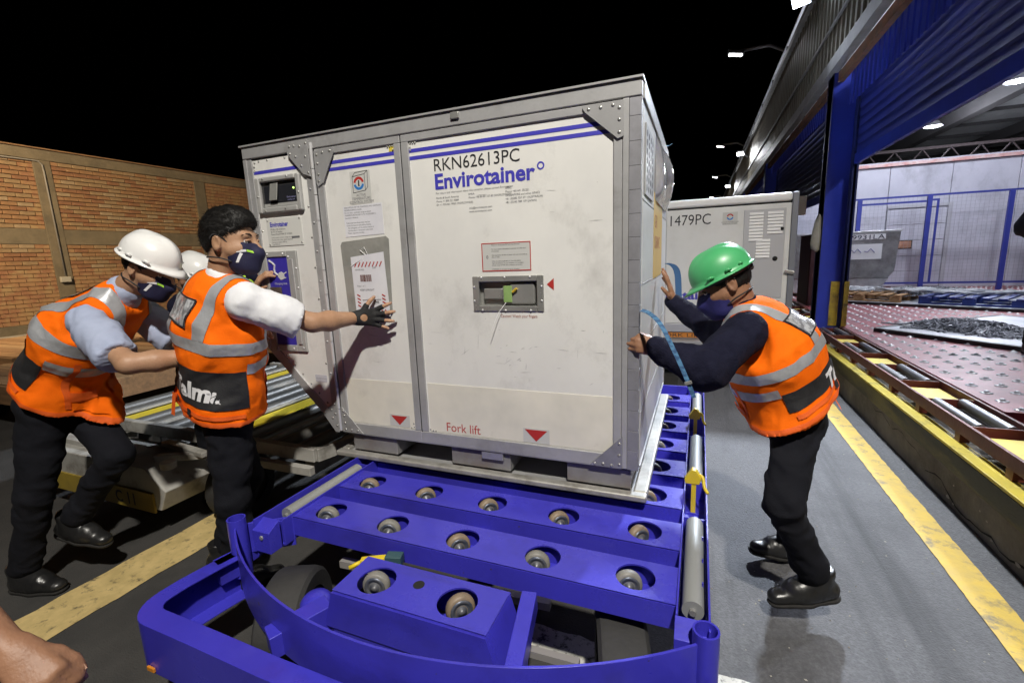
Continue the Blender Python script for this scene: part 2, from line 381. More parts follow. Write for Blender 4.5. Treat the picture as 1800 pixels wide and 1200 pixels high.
net_heap((4.72,5.05,.547), .16,.05,.03, 40, 'frayed white strap end at the tip of the net pile', mat('white_webbing', (.62,.62,.62), .8), seed=9, rot=-.3)
woodp = mat('pallet_wood', (.26,.13,.05), .8, col2=(.38,.24,.12), nscale=9, stretch=(1,6,6), bump=.2)
wrapm = mat('shrink_film', (.5,.52,.55), .25, col2=(.3,.31,.33), nscale=10, bump=.8, bscale=30)
bluep = mat('blue_plastic', (.012,.035,.20), .5, col2=(.01,.025,.14), nscale=4)
def pallet(c, ang, m, label, name, L=1.2, Wd=1.0, z=.547):
    t = thing(name, label, 'pallet', (c[0], c[1], z)); d = np.array((math.cos(ang), math.sin(ang), 0)); e = np.array((-d[1], d[0], 0)); c = np.array((*c, z))
    for k in range(3): build(MB().obox(c+e*(k-1)*(Wd/2-.06)+np.array((0,0,.011)), d*L/2, e*.05, (0,0,.011)), 'bottom_board', m, t)
    for k in range(3):
        for j in range(3): build(MB().obox(c+e*(k-1)*(Wd/2-.06)+d*(j-1)*(L/2-.07)+np.array((0,0,.062)), d*.07, e*.05, (0,0,.0385)), 'block', m, t)
    for k in range(7): build(MB().obox(c+d*(k-3)*(L/2-.05)/3+np.array((0,0,.112)), d*.048, e*Wd/2, (0,0,.0105)), 'top_board', m, t)
    return t
pallet((5.15,8.55), -.6, woodp, 'wooden pallet on the far pallet sheet beside the silver container', 'wooden_pallet')
pallet((6.35,7.75), -.6, bluep, 'blue plastic pallet on the far pallet sheet', 'plastic_pallet')
pallet((7.35,7.15), -.6, bluep, 'blue plastic pallet nearest the hall side edge', 'plastic_pallet')
mb = MB()
for k in range(150):
    x = 5.0+random.uniform(-.5,2.9); y = 8.75-.55*(x-5.0)+random.uniform(-.3,.4); z = .69+random.random()*.03; a = random.uniform(-1,.2); L = random.uniform(.15,.45)
    mb.tube([(x,y,z),(x+L*.5*math.cos(a),y+L*.5*math.sin(a),z+.03*random.random()),(x+L*math.cos(a),y+L*math.sin(a),z)], random.uniform(.006,.022), 5)
tag(build(mb, 'plastic_film', wrapm, smooth=True), 'crumpled white plastic film strewn over the far pallets', None, kind='stuff')
# ================================================================== TERMINAL BUILDING
blue = mat('building_blue', (.022,.045,.42), .42, col2=(.018,.035,.34), nscale=3, grime=(.02,.03,.16), gscale=2, glo=.55, ghi=.85, rvar=.1)
navy = mat('building_navy', (.012,.02,.10), .5, col2=(.01,.016,.07), nscale=3)  # door guide colour; also paints the shade on the column side
clad = mat('grey_cladding', (.17,.16,.125), .5, .2, col2=(.11,.10,.08), nscale=1.2, ndetail=6, grime=(.13,.09,.05), gscale=2, glo=.5, ghi=.8, stretch=(1,1,.35))
trimm = mat('white_trim', (.24,.24,.25), .55, col2=(.17,.17,.18), nscale=4)
rust = mat('rusty_edge', (.16,.06,.025), .8, col2=(.06,.04,.03), nscale=9)
def corrugated(x, y0, y1, z0, z1, pitch=.20, dep=.035):
    mb = MB(); vs = []; fs = []; n = int((y1-y0)/pitch)
    prof = []
    for i in range(n):
        a = y0+i*pitch; prof += [(a, 0), (a+pitch*.45, 0), (a+pitch*.55, -dep), (a+pitch*.9, -dep)]
    for i, (y, d) in enumerate(prof):
        vs += [(x+d+dep, y, z0), (x+d+dep, y, z1)]
        if i: fs.append((2*i-2, 2*i, 2*i+1, 2*i-1))
    return mb.add(vs, fs)
hall = thing('terminal_building', 'cargo terminal with blue columns, roller shutters and ribbed grey upper wall', 'building', (3.6,5.35,.36))
build(corrugated(3.66,-14,62,3.74,5.06), 'upper_wall', clad, hall)
build(MB().box((3.60,-14,3.58), (3.70,62,3.735)), 'gutter_trim', trimm, hall, bevel=.008)
build(MB().box((3.635,-14,4.17), (3.655,62,4.21)), 'flashing', trimm, hall)
build(MB().box((3.60,-14,5.062), (3.80,62,5.16)), 'roof_edge', trimm, hall, bevel=.006)
build(MB().box((3.701,-14,3.47), (3.76,62,3.578)), 'rust_strip', rust, hall)
# lintel boxes above each bay, columns, shutters
BAYS = [(-6.9,-1.05), (-.75,5.25), (5.55,11.6), (11.9,18), (18.3,24.4), (24.7,31)]
for i, (a, b) in enumerate(BAYS):
    build(corrugated(3.80,a,b,3.16 if i == 1 else 3.30,3.60,.14,.012), 'lintel_panel', blue, hall)
    # column between this bay and the next
    c0 = b; col = MB().box((3.66,c0+.02,.36), (3.90,c0+.028+.012,3.58)).box((3.66,c0+.25,.36), (3.90,c0+.27,3.58)).box((3.655,c0+.04,.36), (3.672,c0+.25,3.58)).box((3.77,c0+.04,.36), (3.79,c0+.25,3.58))
    column = build(col, 'column', blue, hall)
    build(MB().box((3.655,c0+.0,.36), (3.6585,c0+.30,3.577)), 'column_shade_face', navy, column)  # thin navy sheet: shade of the column's side face put into colour
    build(MB().box((3.915,c0-.02,.36), (3.935,c0+.12,3.5)).box((3.96,c0-.02,.36), (3.98,c0+.12,3.5)).box((3.915,c0+.121,.36), (3.98,c0+.13,3.5)), 'door_guide', navy, column)
    build(MB().box((3.80,c0+.005,.505), (3.897,c0+.018,1.08)).box((3.937,c0-.035,.505), (3.99,c0-.022,1.08)), 'guard_plate', mat('guard_yellow', (.5,.36,.03), .6, col2=(.3,.2,.04), nscale=9, grime=(.04,.035,.02), gscale=8, glo=.5, ghi=.7), column)
# shutters: every slat a piece
slatm = mat('shutter_slat_blue', (.018,.028,.22), .40, .15, col2=(.014,.022,.16), nscale=2, stretch=(1,.3,1), rvar=.1)
slatd = mat('shutter_slat_grey_blue', (.05,.06,.13), .40, .3, col2=(.035,.042,.10), nscale=2, stretch=(1,.3,1), rvar=.1)
def slat_mesh(L, h=.098):
    vs = []; fs = []; prof = []
    for k in range(7):
        t = k/6; prof.append((-.016*math.sin(math.pi*t), h*t))
    prof += [(.004, h), (.004, 0)]
    n = len(prof)
    for y in (0, L): vs += [(x, y, z) for x, z in prof]
    for k in range(n): fs.append((k, (k+1) % n, n+(k+1) % n, n+k))
    fs += [tuple(range(n)), tuple(range(2*n-1, n-1, -1))]
    return MB().add(vs, fs)
def shutter(i, zb, zt, m, label):
    a, b = BAYS[i]; t = thing('roller_shutter', label, 'roller shutter', (3.95, a, zb), 'roller shutters of the terminal')
    L = b-a-.02; s0 = None; z = zb+.13; k = 0
    while z < zt:
        if s0 is None: s0 = build(slat_mesh(L), 'slat', m, t, origin=(0,0,0)); q = s0
        else: q = copy_part(s0, t, (0,0,0))
        q.location = (0, .01, z-zb); z += .1005; k += 1
    build(MB().box((3.925,a+.01,zb), (3.965,b-.01,zb+.125)), 'bottom_bar', blue, t, bevel=.006)
shutter(1, 2.50, 3.45, slatm, 'blue roller shutter raised above the open bay before the blue column')
shutter(2, 2.20, 3.55, slatd, 'grey blue roller shutter half closed behind the second white container')
shutter(3, .52, 3.55, slatd, 'fully closed roller shutter furthest down the dock')
# hall interior
shed = mat('roof_sheet', (.58,.59,.61), .6, .0, col2=(.48,.49,.51), nscale=3)
truss = mat('dark_truss', (.03,.028,.03), .6); trussr = mat('red_truss', (.014,.007,.007), .8)
rf = thing('hall_roof', 'grey sheet roof of the hall on dark trusses', 'roof', (4.0,5,5.5))
build(MB().box((3.99,-14,6.30), (30,48,6.34)), 'roof_sheet', shed, rf)
for k in range(16): build(MB().box((4.0,2.4+2.4*k,6.18), (30,2.46+2.4*k,6.298)), 'purlin', truss, rf)
for k in range(4):
    x = 7.2+3.4*k; mb = MB().box((x,-10,5.75), (x+.35,46,6.17)); build(mb, 'main_beam', truss, rf)
for k in range(3):
    y = 17.0+8*k; mb = MB().box((4,y,3.84), (28,y+.12,3.92)).box((4,y,4.36), (28,y+.12,4.44))
    for j in range(34): mb.bar((4+.7*j,y+.06,3.9), (4+.7*j+.35,y+.06,4.38), .03,.03,(0,1,0)).bar((4+.7*j+.35,y+.06,4.38), (4+.7*j+.7,y+.06,3.9), .03,.03,(0,1,0))
    build(mb, 'lattice_girder', trussr, rf)
build(MB().box((3.99,46,.36), (30,46.2,6.3)), 'end_wall', shed, rf)
build(MB().box((29.8,-14,.36), (30,46,6.3)), 'side_wall', shed, rf)
# cold room with panel wall
panelw = mat('coldroom_panel', (.50,.50,.57), .5, col2=(.42,.42,.49), nscale=1.4, ndetail=7, grime=(.24,.235,.27), gscale=1.1, glo=.5, ghi=.75, stretch=(1,1,.6))
cr = thing('cold_room', 'white panelled cold room across the back of the hall', 'cold room', (4.0,12,.5))
xs = [4.0+1.15*k for k in range(15)]
for k, x in enumerate(xs):
    if k == 2: build(MB().box((x+.006,12.0,2.30), (x+1.144,12.12,3.30)), 'wall_panel', panelw, cr, bevel=.004)
    else: build(MB().box((x+.006,12.0,.50), (x+1.144,12.12,3.30)), 'wall_panel', panelw, cr, bevel=.004)
build(MB().box((3.99,12.035,.5), (21.3,12.1,3.29)), 'panel_core', mat('joint_grey', (.25,.25,.28), .8), cr)
build(MB().box((3.98,11.93,3.302), (21.3,12.4,3.37)), 'top_trim', mat('pale_red_trim', (.50,.24,.22), .6, col2=(.6,.5,.5), nscale=6), cr)
build(MB().box((3.98,11.95,3.371), (21.3,17,3.40)), 'top_sheet', panelw, cr)
# white dock door in the cold room
dd = thing('sectional_door', 'white sectional door with a small brown window in the cold room', 'door', (6.3,11.98,.5))
for k in range(5): build(MB().box((6.32,11.955,.52+.36*k), (7.42,11.99,.52+.36*k+.352)), 'door_panel', panelw, dd, bevel=.006)
build(MB().box((6.30,11.94,.5), (6.318,11.995,2.34)).box((7.422,11.92,.5), (7.50,11.995,2.40)).box((6.30,11.93,2.341), (7.42,11.995,2.40)), 'door_frame', mat('frame_grey', (.38,.38,.42), .6), dd)
build(MB().box((6.48,11.945,1.40), (6.84,11.953,1.60)), 'window_rim', truss, dd, bevel=.02)
build(MB().box((6.50,11.940,1.42), (6.82,11.944,1.58)), 'window_pane', mat('brown_pane', (.30,.14,.09), .3, col2=(.42,.24,.16), nscale=5), dd)
# blue mesh fence
fenceb = mat('fence_blue', (.022,.032,.22), .5)
fence = thing('mesh_fence', 'blue posts with wire mesh standing before the cold room', 'fence', (5.4,11,.5))
for x in (5.46,6.70,8.02,9.3,10.6): build(MB().box((x,10.97,.5), (x+.085,11.03,2.50)), 'post', fenceb, fence, bevel=.006)
build(MB().box((4.2,10.98,2.501), (10.7,11.02,2.54)), 'top_rail', fenceb, fence)
build(MB().box((4.2,10.985,.64), (10.7,11.015,.68)), 'bottom_rail', fenceb, fence)
build(MB().box((6.87,10.99,.681), (6.91,11.01,2.44)).box((5.55,10.99,2.38), (6.69,11.01,2.42)).box((6.789,10.99,2.40), (6.869,11.01,2.44)), 'gate_frame', fenceb, fence)
mb = MB()
for k in range(int(6.4/.075)): x = 4.2+.075*k; mb.box((x,10.9985,.68), (x+.003,11.0015,2.5))
for k in range(24): z = .70+.075*k; mb.box((4.2,10.9985,z), (10.6,11.0015,z+.003))
build(mb, 'wire_mesh', mat('wire', (.28,.29,.34), .5, .6), fence, kind='stuff')
# silver lower deck container in the hall
sil = mat('scuffed_aluminium', (.42,.42,.43), .4, .8, col2=(.26,.26,.27), nscale=5, ndetail=8, grime=(.16,.155,.15), gscale=3, glo=.5, ghi=.75, bump=.1, bscale=20)
ul = thing('silver_air_container', 'scuffed silver air cargo container behind the blue column', 'air container', (4.6,9.9,.55))
build(MB().prism([(3.95,.86),(5.72,.86),(5.82,1.0),(5.86,1.76),(3.95,1.76)], (0,9.6,0), (1,0,0), (0,0,1), (0,1,0), 1.3), 'body', sil, ul, bevel=.012)
build(MB().box((3.94,9.585,1.762), (5.875,10.91,1.80)), 'top_frame', mat('bright_aluminium', (.62,.63,.65), .35, .7), ul, bevel=.006)
build(MB().prism([(4.1,.56),(5.55,.56),(5.76,.86),(3.98,.86)], (0,9.62,0), (1,0,0), (0,0,1), (0,1,0), 1.25), 'lower_shroud', mat('dirty_white_cover', (.5,.5,.52), .6, col2=(.28,.28,.3), nscale=3), ul, bevel=.02)
build(MB().box((4.4,9.592,1.63), (5.62,9.598,1.735)), 'number_plate', mat('plate_white', (.66,.66,.68), .5), ul)
build(MB().box((4.7,9.592,1.24), (5.58,9.598,1.54)), 'paper_label', mat('plate_white', (.66,.66,.68), .5), ul, bevel=.002)
numm = mat('number_dark', (.03,.03,.05), .6)
text('9931LA', .125, (5.06,9.589,1.637), (1,0,0), (0,0,1), numm, ul, width=.54)
mb = MB()
for k in range(3): mb.tube([(4.85+.22*k,9.588,1.46-.03*k),(4.9+.22*k,9.588,1.38),(4.95+.22*k,9.588,1.45),(5.02+.22*k,9.588,1.37)], .006, 5)
build(mb, 'scribble', mat('ink_blue', (.05,.06,.25), .6), ul)
mar = mat('maroon_board', (.055,.014,.016), .55, col2=(.03,.01,.012), nscale=3)
mc = thing('maroon_cabinet', 'dark maroon cabinet standing on the red deck behind the second container', 'cabinet', (3.98,7.6,.5))
build(MB().box((4.0,7.7,.505), (4.26,8.6,1.74)), 'carcass', mar, mc, bevel=.006)
build(MB().box((4.01,7.675,.56), (4.12,7.698,1.70)), 'door', mar, mc, bevel=.004)
build(MB().box((4.135,7.675,.56), (4.25,7.698,1.70)), 'door', mar, mc, bevel=.004)
# paper hung beside the column, small junction box
sg = thing('hanging_bag', 'crumpled white plastic bag tied to the blue column', 'plastic bag', (3.62,5.30,1.5))
mb = MB(); mb.lathe((3.632,5.36,1.47), (0,0,1), [(0,0),(.06,.03),(.075,.12),(.07,.25),(.045,.36),(.02,.42),(.012,.46)], 14)
V = np.array(mb.v); V += rng.normal(0,.007,V.shape); V[:,0] = np.minimum(V[:,0], 3.651); mb.v = [tuple(q) for q in V]
build(mb, 'bag', mat('bag_plastic', (.62,.61,.55), .45, col2=(.5,.49,.42), nscale=8), sg, smooth=True)
tag(build(MB().box((3.58,6.6,2.02), (3.70,6.75,2.30)), 'junction_box', mat('box_cream', (.55,.5,.36), .6), bevel=.006), 'small cream junction box by the half closed shutter', 'box')
# ================================================================== BRICK BOUNDARY WALL
wallcon = mat('wall_concrete', (.25,.20,.13), .9, col2=(.17,.14,.095), nscale=1.6, ndetail=9, grime=(.10,.085,.06), gscale=1.1, glo=.5, ghi=.8, bump=.5, bscale=18)
mortar = mat('mortar', (.16,.125,.085), .95, col2=(.22,.17,.11), nscale=6, bump=.4, bscale=60)
bw = thing('brick_wall', 'tall orange brick boundary wall framed in concrete', 'brick wall', (-13.6,7,0))
XW = -13.6
build(MB().box((XW-.25,-30,.30), (XW-.03,60,4.50)), 'mortar_bed', mortar, bw)
cols = [-7.0,-2.95,1.07,5.08,9.18,13.2,17.3,21.4]
for y in cols: build(MB().box((XW-.24,y,.25), (XW+.015,y+.36,4.47)), 'concrete_column', wallcon, bw, bevel=.01)
build(MB().box((XW-.26,-30,4.471), (XW+.02,60,4.74)), 'top_beam', wallcon, bw, bevel=.012)
build(MB().box((XW-.23,-30,2.345), (XW+.008,60,2.735)), 'middle_beam', wallcon, bw, bevel=.01)
build(MB().box((XW-.22,-30,0), (XW+.012,60,.33)), 'plinth', wallcon, bw, bevel=.01)
build(MB().box((XW-.30,-30,4.7405), (XW+.06,60,4.775)), 'coping', mat('coping_tile', (.36,.20,.10), .85, col2=(.26,.15,.08), nscale=4), bw, bevel=.006)
bricks = [mat('brick_%s' % n, c, .88, col2=tuple(q*.72 for q in c), nscale=7, ndetail=8, bump=.5, bscale=45, grime=g, gscale=3, glo=.52, ghi=.75) for n, c, g in
          (('orange', (.41,.225,.11), (.34,.26,.16)), ('tan', (.41,.27,.145), (.30,.25,.16)), ('red', (.36,.175,.09), (.26,.19,.12)), ('pale', (.46,.33,.20), (.36,.30,.20)))]
brick_me = []
for b in bricks:
    me = bpy.data.meshes.new('brick'); mb = MB().box((-.03,0,0), (.0,.292,.092)); me.from_pydata(mb.v, [], mb.f); me.materials.append(b)
    bm = bmesh.new(); bm.from_mesh(me); bmesh.ops.bevel(bm, geom=[e for e in bm.edges], offset=.006, segments=1, affect='EDGES'); bmesh.ops.recalc_face_normals(bm, faces=bm.faces); bm.to_mesh(me); bm.free(); brick_me.append(me)
near = []; far = MB()
for ci in range(len(cols)-1):
    ya, yb = cols[ci]+.36, cols[ci+1]
    for (za, zb) in ((.335,2.345), (2.737,4.47)):
        nrow = int((zb-za)/.1045)
        for r in range(nrow):
            z = za+.006+r*((zb-za)/nrow); y = ya+.008+(-.15 if r % 2 else 0)
            while y < yb-.02:
                a = max(y, ya+.006); b = min(y+.292, yb-.006)
                if b-a > .05:
                    full = (b-a) > .285
                    px = 1 if (4.0 < y < 9.3) else 0
                    key = (0 if (full and px) else 1, -z if y > 4 else 9)
                    near.append((key, a, b, z, full))
                y += .305
near.sort(key=lambda q: q[0])
for i, (key, a, b, z, full) in enumerate(near):
    d = random.uniform(-.008,.006)
    if i < 300 and full:
        o = bpy.data.objects.new('brick', random.choices(brick_me, (5,4,3,1.5))[0]); COL.objects.link(o); o.parent = bw
        o.location = (XW+d+.0-(-13.6), a-7, z); o.rotation_euler = (random.uniform(-.006,.006), 0, random.uniform(-.008,.008))
    else: far.box((XW-.03,a,z), (XW+d,b,z+.092))
bmix = mat('brick_mixed', (.41,.235,.115), .88, col2=(.35,.17,.09), nscale=3.2, ndetail=2, lo=.42, hi=.58, grime=(.42,.28,.14), gscale=2.6, glo=.5, ghi=.62, bump=.5, bscale=45)
build(far, 'bricks_beyond', bmix, bw, kind='stuff')
# electric conduit running down the column
cdm = mat('conduit_grey', (.30,.28,.25), .6)
cn = thing('electric_conduit', 'thin grey conduit bent over the wall column ending in a box', 'conduit', (XW+.03,5.2,1.4))
build(MB().tube([(XW+.03,3.0,4.42),(XW+.03,5.10,4.44),(XW+.03,5.20,4.43),(XW+.03,5.26,4.36),(XW+.03,5.27,4.2),(XW+.035,5.27,1.5)], .02, 8), 'pipe', cdm, cn, smooth=True)
build(MB().box((XW+.016,5.14,1.36), (XW+.09,5.36,1.50)), 'socket_box', mat('socket_white', (.5,.47,.4), .6), cn, bevel=.008)
# kerb in front of the wall
structure(MB().box((-13.0,-30,0.0), (-12.7,60,.16)), 'kerb', mat('kerb_concrete', (.36,.33,.28), .85, col2=(.25,.23,.2), nscale=3), 'pale concrete kerb at the foot of the brick wall', bevel=.02)
# ================================================================== THE TEMPERATURE CONTROLLED CONTAINER
Z0 = .52
alu = mat('frame_aluminium', (.47,.47,.475), .42, .35, col2=(.38,.38,.385), nscale=5, ndetail=7, grime=(.26,.25,.25), gscale=3.5, glo=.54, ghi=.80, rvar=.1, bump=.05, bscale=30)
chrome = mat('bright_rod', (.72,.72,.73), .28, .45)
steel = mat('stainless', (.46,.46,.44), .26, .55, col2=(.36,.36,.345), nscale=8, rvar=.06)
panel = mat('white_panel', (.74,.735,.705), .42, col2=(.66,.655,.635), nscale=2.2, ndetail=8, grime=(.46,.45,.43), gscale=2.6, glo=.54, ghi=.80, bump=.18, bscale=5, rvar=.08, stretch=(1,1,.8))
cream = mat('cream_panel', (.74,.71,.62), .5, col2=(.62,.60,.53), nscale=3, grime=(.45,.42,.36), gscale=4, glo=.6, ghi=.85, bump=.04, bscale=8)
sblue = mat('stripe_blue', (.055,.05,.42), .45); sred = mat('sign_red', (.42,.03,.025), .5); ink = mat('print_black', (.015,.015,.018), .6)
greyink = mat('print_grey', (.13,.13,.14), .7); stick = mat('sticker_grey', (.52,.52,.50), .5); paper = mat('paper_white', (.68,.68,.72), .7, col2=(.6,.6,.65), nscale=6)
EX, EZ = (1,0,0), (0,0,1)
ct = thing('air_cargo_container', 'big white temperature controlled air cargo container with blue stripes, being pushed', 'cargo container', (1.2,.76,Z0))
def cbox(x0, x1, z0, z1, y0, y1): return MB().box((x0,y0,z0+Z0), (x1,y1,z1+Z0))
def cb(name, m, x0, x1, z0, z1, y0, y1, parent=ct, bevel=0.0, **k): return build(cbox(x0,x1,z0,z1,y0,y1), name, m, parent, bevel=bevel, **k)
def poly(name, m, pts, y, t, parent=ct, bevel=0.0, mb=None):
    return build(MB().prism(pts, (0,y,Z0), EX, EZ, (0,1,0), t), name, m, parent, bevel=bevel)
def rivets(pts, y, parent, r=.0055, m=alu):
    mb = MB()
    for x, z in pts: mb.lathe((x,y,z+Z0), (0,-1,0), [(r,-.001),(r*.95,.0012),(r*.6,.003),(0,.0036)], 8)
    return build(mb, 'rivets', m, parent, smooth=True, kind='stuff')
D = 1.42     # depth
# base and feet
build(MB().box((.44,-.012,Z0+.002), (2.02,D+.02,Z0+.012)), 'base_sheet', alu, ct)
edge = mat('base_edge_aluminium', (.50,.49,.46), .45, .5, col2=(.36,.35,.32), nscale=6, grime=(.2,.18,.15), gscale=7, glo=.5, ghi=.75)
build(MB().box((.43,-.035,Z0), (2.045,.012,Z0+.03)).box((1.985,.0125,Z0+.0005), (2.045,D+.04,Z0+.0305)).box((.43,.0125,Z0+.0005), (.48,D+.04,Z0+.0305)), 'base_edge', edge, ct, bevel=.01)
footm = mat('foot_block_grey', (.27,.265,.27), .55, .3, col2=(.2,.19,.19), nscale=5, grime=(.2,.15,.14), gscale=5, glo=.5, ghi=.8)
for a, b in ((.52,.80), (1.12,1.43), (1.70,1.975)): cb('foot_block', footm, a, b, .0315, .118, .012, .25, bevel=.004)
for a, b in ((.52,.80), (1.12,1.43), (1.70,1.975)): cb('foot_block', footm, a, b, .0315, .118, D-.3, D-.02, bevel=.004)
cb('fork_lock', steel, 1.29, 1.40, .085, .124, -.004, .02, bevel=.004)
# shell
core = mat('shell_white', (.60,.60,.59), .5)
build(MB().prism([(.455,.125),(1.99,.125),(1.99,1.60),(.02,1.60),(.02,.585),(.43,.165)], (0,.042,Z0), EX, EZ, (0,1,0), D-.06), 'shell', core, ct)
# frame members on the front
poly('top_rail', alu, [(0,1.562),(.0,1.62),(2.007,1.62),(2.007,1.562)], -.012, .06, bevel=.005)
build(MB().box((-.006,-.02,Z0+1.6205), (2.012,D,Z0+1.628)), 'roof_sheet', alu, ct)
cb('roof_latch', steel, 1.235, 1.275, 1.585, 1.612, -.022, -.0125, bevel=.004)
poly('bottom_rail', alu, [(.472,.125),(1.94,.125),(1.94,.183),(.472,.183)], -.008, .03, bevel=.004)
poly('corner_post', alu, [(0,.572),(.024,.56),(.024,1.560),(0,1.560)], -.011, .05, bevel=.003)
poly('corner_post', alu, [(.0245,.56),(.055,.535),(.055,1.560),(.0245,1.560)], -.006, .045, bevel=.003)
poly('sloping_rail', alu, [(0,.570),(.424,.145),(.452,.145),(.452,.185),(.06,.585),(.03,.556)], -.0085, .03, bevel=.003)
poly('seam_post', alu, [(.412,.22),(.4535,.19),(.4535,1.560),(.412,1.560)], -.007, .03, bevel=.003)
# left fixed section
lp = poly('service_panel', panel, [(.0555,.5885),(.4115,.224),(.4115,1.552),(.0555,1.552)], 0.0, .01)
cb('blue_stripe', sblue, .058, .410, 1.483, 1.499, -.0012, -.0002, lp)
rivets([(.07,1.54),(.10,1.545),(.065,1.52),(.065,1.50),(.16,1.545),(.28,1.545),(.40,1.30),(.40,1.15),(.40,1.0),(.40,.84),(.405,.68),(.40,.50),(.065,1.2),(.065,1.05)]+[(.13+.05*k,.52-.05*k+.012) for k in range(6)], -.0005, ct, .006, steel)
rivets([(.43,1.38),(.43,1.22),(.43,1.08),(.43,.93),(.43,.78),(.43,.62),(.43,.45)], -.0075, ct, .006)
# hinge rods
rod = MB(); 
z = .14
while z < 1.585:
    rod.cyl((.4665,-.014,Z0+z), (.4665,-.014,Z0+min(z+.118,1.59)), .0085, 12); z += .121
build(rod, 'hinge_rod', chrome, ct, autos=40)
# doors
def leaf(name, x0, x1, px0, px1, hole=None):
    r = poly(name, alu, [(x0,.13),(x1,.13),(x1,.188),(x0,.188)], -.0095, .02, bevel=.003)
    poly('stile', alu, [(x0,.1885),(px0,.1885),(px0,1.528),(x0,1.528)], -.009, .02, r, .003)
    poly('stile', alu, [(px1,.1885),(x1,.1885),(x1,1.528),(px1,1.528)], -.009, .02, r, .003)
    poly('door_head', alu, [(x0,1.5285),(x1,1.5285),(x1,1.559),(x0,1.559)], -.0085, .02, r, .003)
    mb = MB()
    if hole:
        a, b, c, d = hole
        for q in ((px0,a,.188,1.529),(b,px1,.188,1.529),(a,b,.188,c),(a,b,d,1.529)): mb.box((q[0],0,q[2]+Z0), (q[1],.008,q[3]+Z0))
    else: mb.box((px0,0,.188+Z0), (px1,.008,1.529+Z0))
    build(mb, 'door_skin', panel, r)
    return r
dl = leaf('narrow_door', .478, .968, .517, .934)
dr = leaf('wide_door', .974, 1.938, 1.011, 1.905, (1.312,1.596,.802,.916))
dark = mat('gap_dark', (.012,.012,.012), .9)
cb('door_gap', dark, .9682, .9738, .13, 1.559, -.004, .004)
for (a, b, p) in ((.552,.9335,dl), (1.0115,1.9,dr)):
    cb('blue_stripe', sblue, a, b, 1.482, 1.4975, -.0012, -.0002, p); cb('blue_stripe', sblue, a, b, 1.451, 1.4665, -.0012, -.0002, p)
cb('cream_kick_plate', cream, .523, .930, .192, .428, -.0022, -.0002, dl, .0008); cb('cream_kick_plate', cream, 1.018, 1.902, .192, .434, -.0022, -.0002, dr, .0008)
rivets([(1.02+.012*k,1.521-.0*k) for k in range(3)]+[(1.018,1.505),(1.018,1.492)]+[(1.02,.20),(1.035,.196),(1.05,.196)], -.0025, dr, .004, steel)
rivets([(.925-.013*k,1.521) for k in range(3)]+[(.927,1.505),(.925,.205),(.925,.22),(.91,.198)], -.0025, dl, .004, steel)
cb('yellow_sticker', mat('sticker_yellow', (.6,.48,.05), .5), .905, .930, 1.500, 1.524, -.0014, -.0003, dl)
# hinge post at the right, with interleaved knuckle plates
cb('hinge_post', alu, 1.939, 1.962, .13, 1.561, -.010, .04, bevel=.003)
hp = mat('hinge_plate_grey', (.34,.34,.37), .5, .45, col2=(.26,.26,.28), nscale=5, grime=(.18,.18,.19), gscale=4, glo=.5, ghi=.8)
z = .13; k = 0
while z < 1.545:
    t = min(z+.0855, 1.56); cb('hinge_plate', hp, 1.9632, 2.0065, z, t-.0014, -.0115, .03, bevel=.0008); z = t; k += 1
cb('hinge_core', dark, 1.9625, 2.0045, .13, 1.56, -.0095, .02)
# gussets
gm = mat('gusset_aluminium', (.43,.43,.435), .45, .35, col2=(.36,.36,.365), nscale=6, grime=(.22,.21,.21), gscale=5, glo=.55, ghi=.8)
def gus(pts, riv, y=-.0165, t=.004, shade=gm):
    g = poly('gusset_plate', shade, pts, y, t, bevel=.0012); rivets(riv, y, g, .007, steel); return g
gus([(.318,1.598),(.318,1.548),(.405,1.452),(.452,1.434),(.452,1.606),(.40,1.606)], [(.335,1.585),(.365,1.585),(.335,1.552),(.40,1.58),(.44,1.59),(.37,1.535),(.40,1.49),(.44,1.455),(.43,1.53)], -.018)
gus([(.482,1.548),(.60,1.556),(.60,1.528),(.525,1.402),(.490,1.385),(.482,1.40)], [(.50,1.53),(.535,1.537),(.58,1.54),(.50,1.49),(.50,1.44),(.497,1.41)])
gus([(.352,.228),(.40,.27),(.448,.30),(.4555,.30),(.4555,.128),(.43,.128)], [(.37,.232),(.40,.262),(.44,.285),(.415,.25),(.44,.23),(.42,.205),(.445,.165)], -.016)
gus([(.480,.135),(.615,.135),(.49,.270),(.480,.270)], [(.50,.15),(.54,.15),(.58,.148),(.50,.185),(.50,.225),(.495,.25)])
gus([(1.805,.132),(1.945,.132),(1.945,.274)], [(1.83,.142),(1.865,.145),(1.90,.142),(1.932,.15),(1.932,.19),(1.932,.24)], shade=hp)
gus([(1.792,1.556),(1.944,1.556),(1.944,1.432),(1.922,1.425),(1.800,1.532),(1.792,1.545)], [(1.815,1.54),(1.86,1.54),(1.905,1.542),(1.928,1.53),(1.928,1.49),(1.928,1.447)])
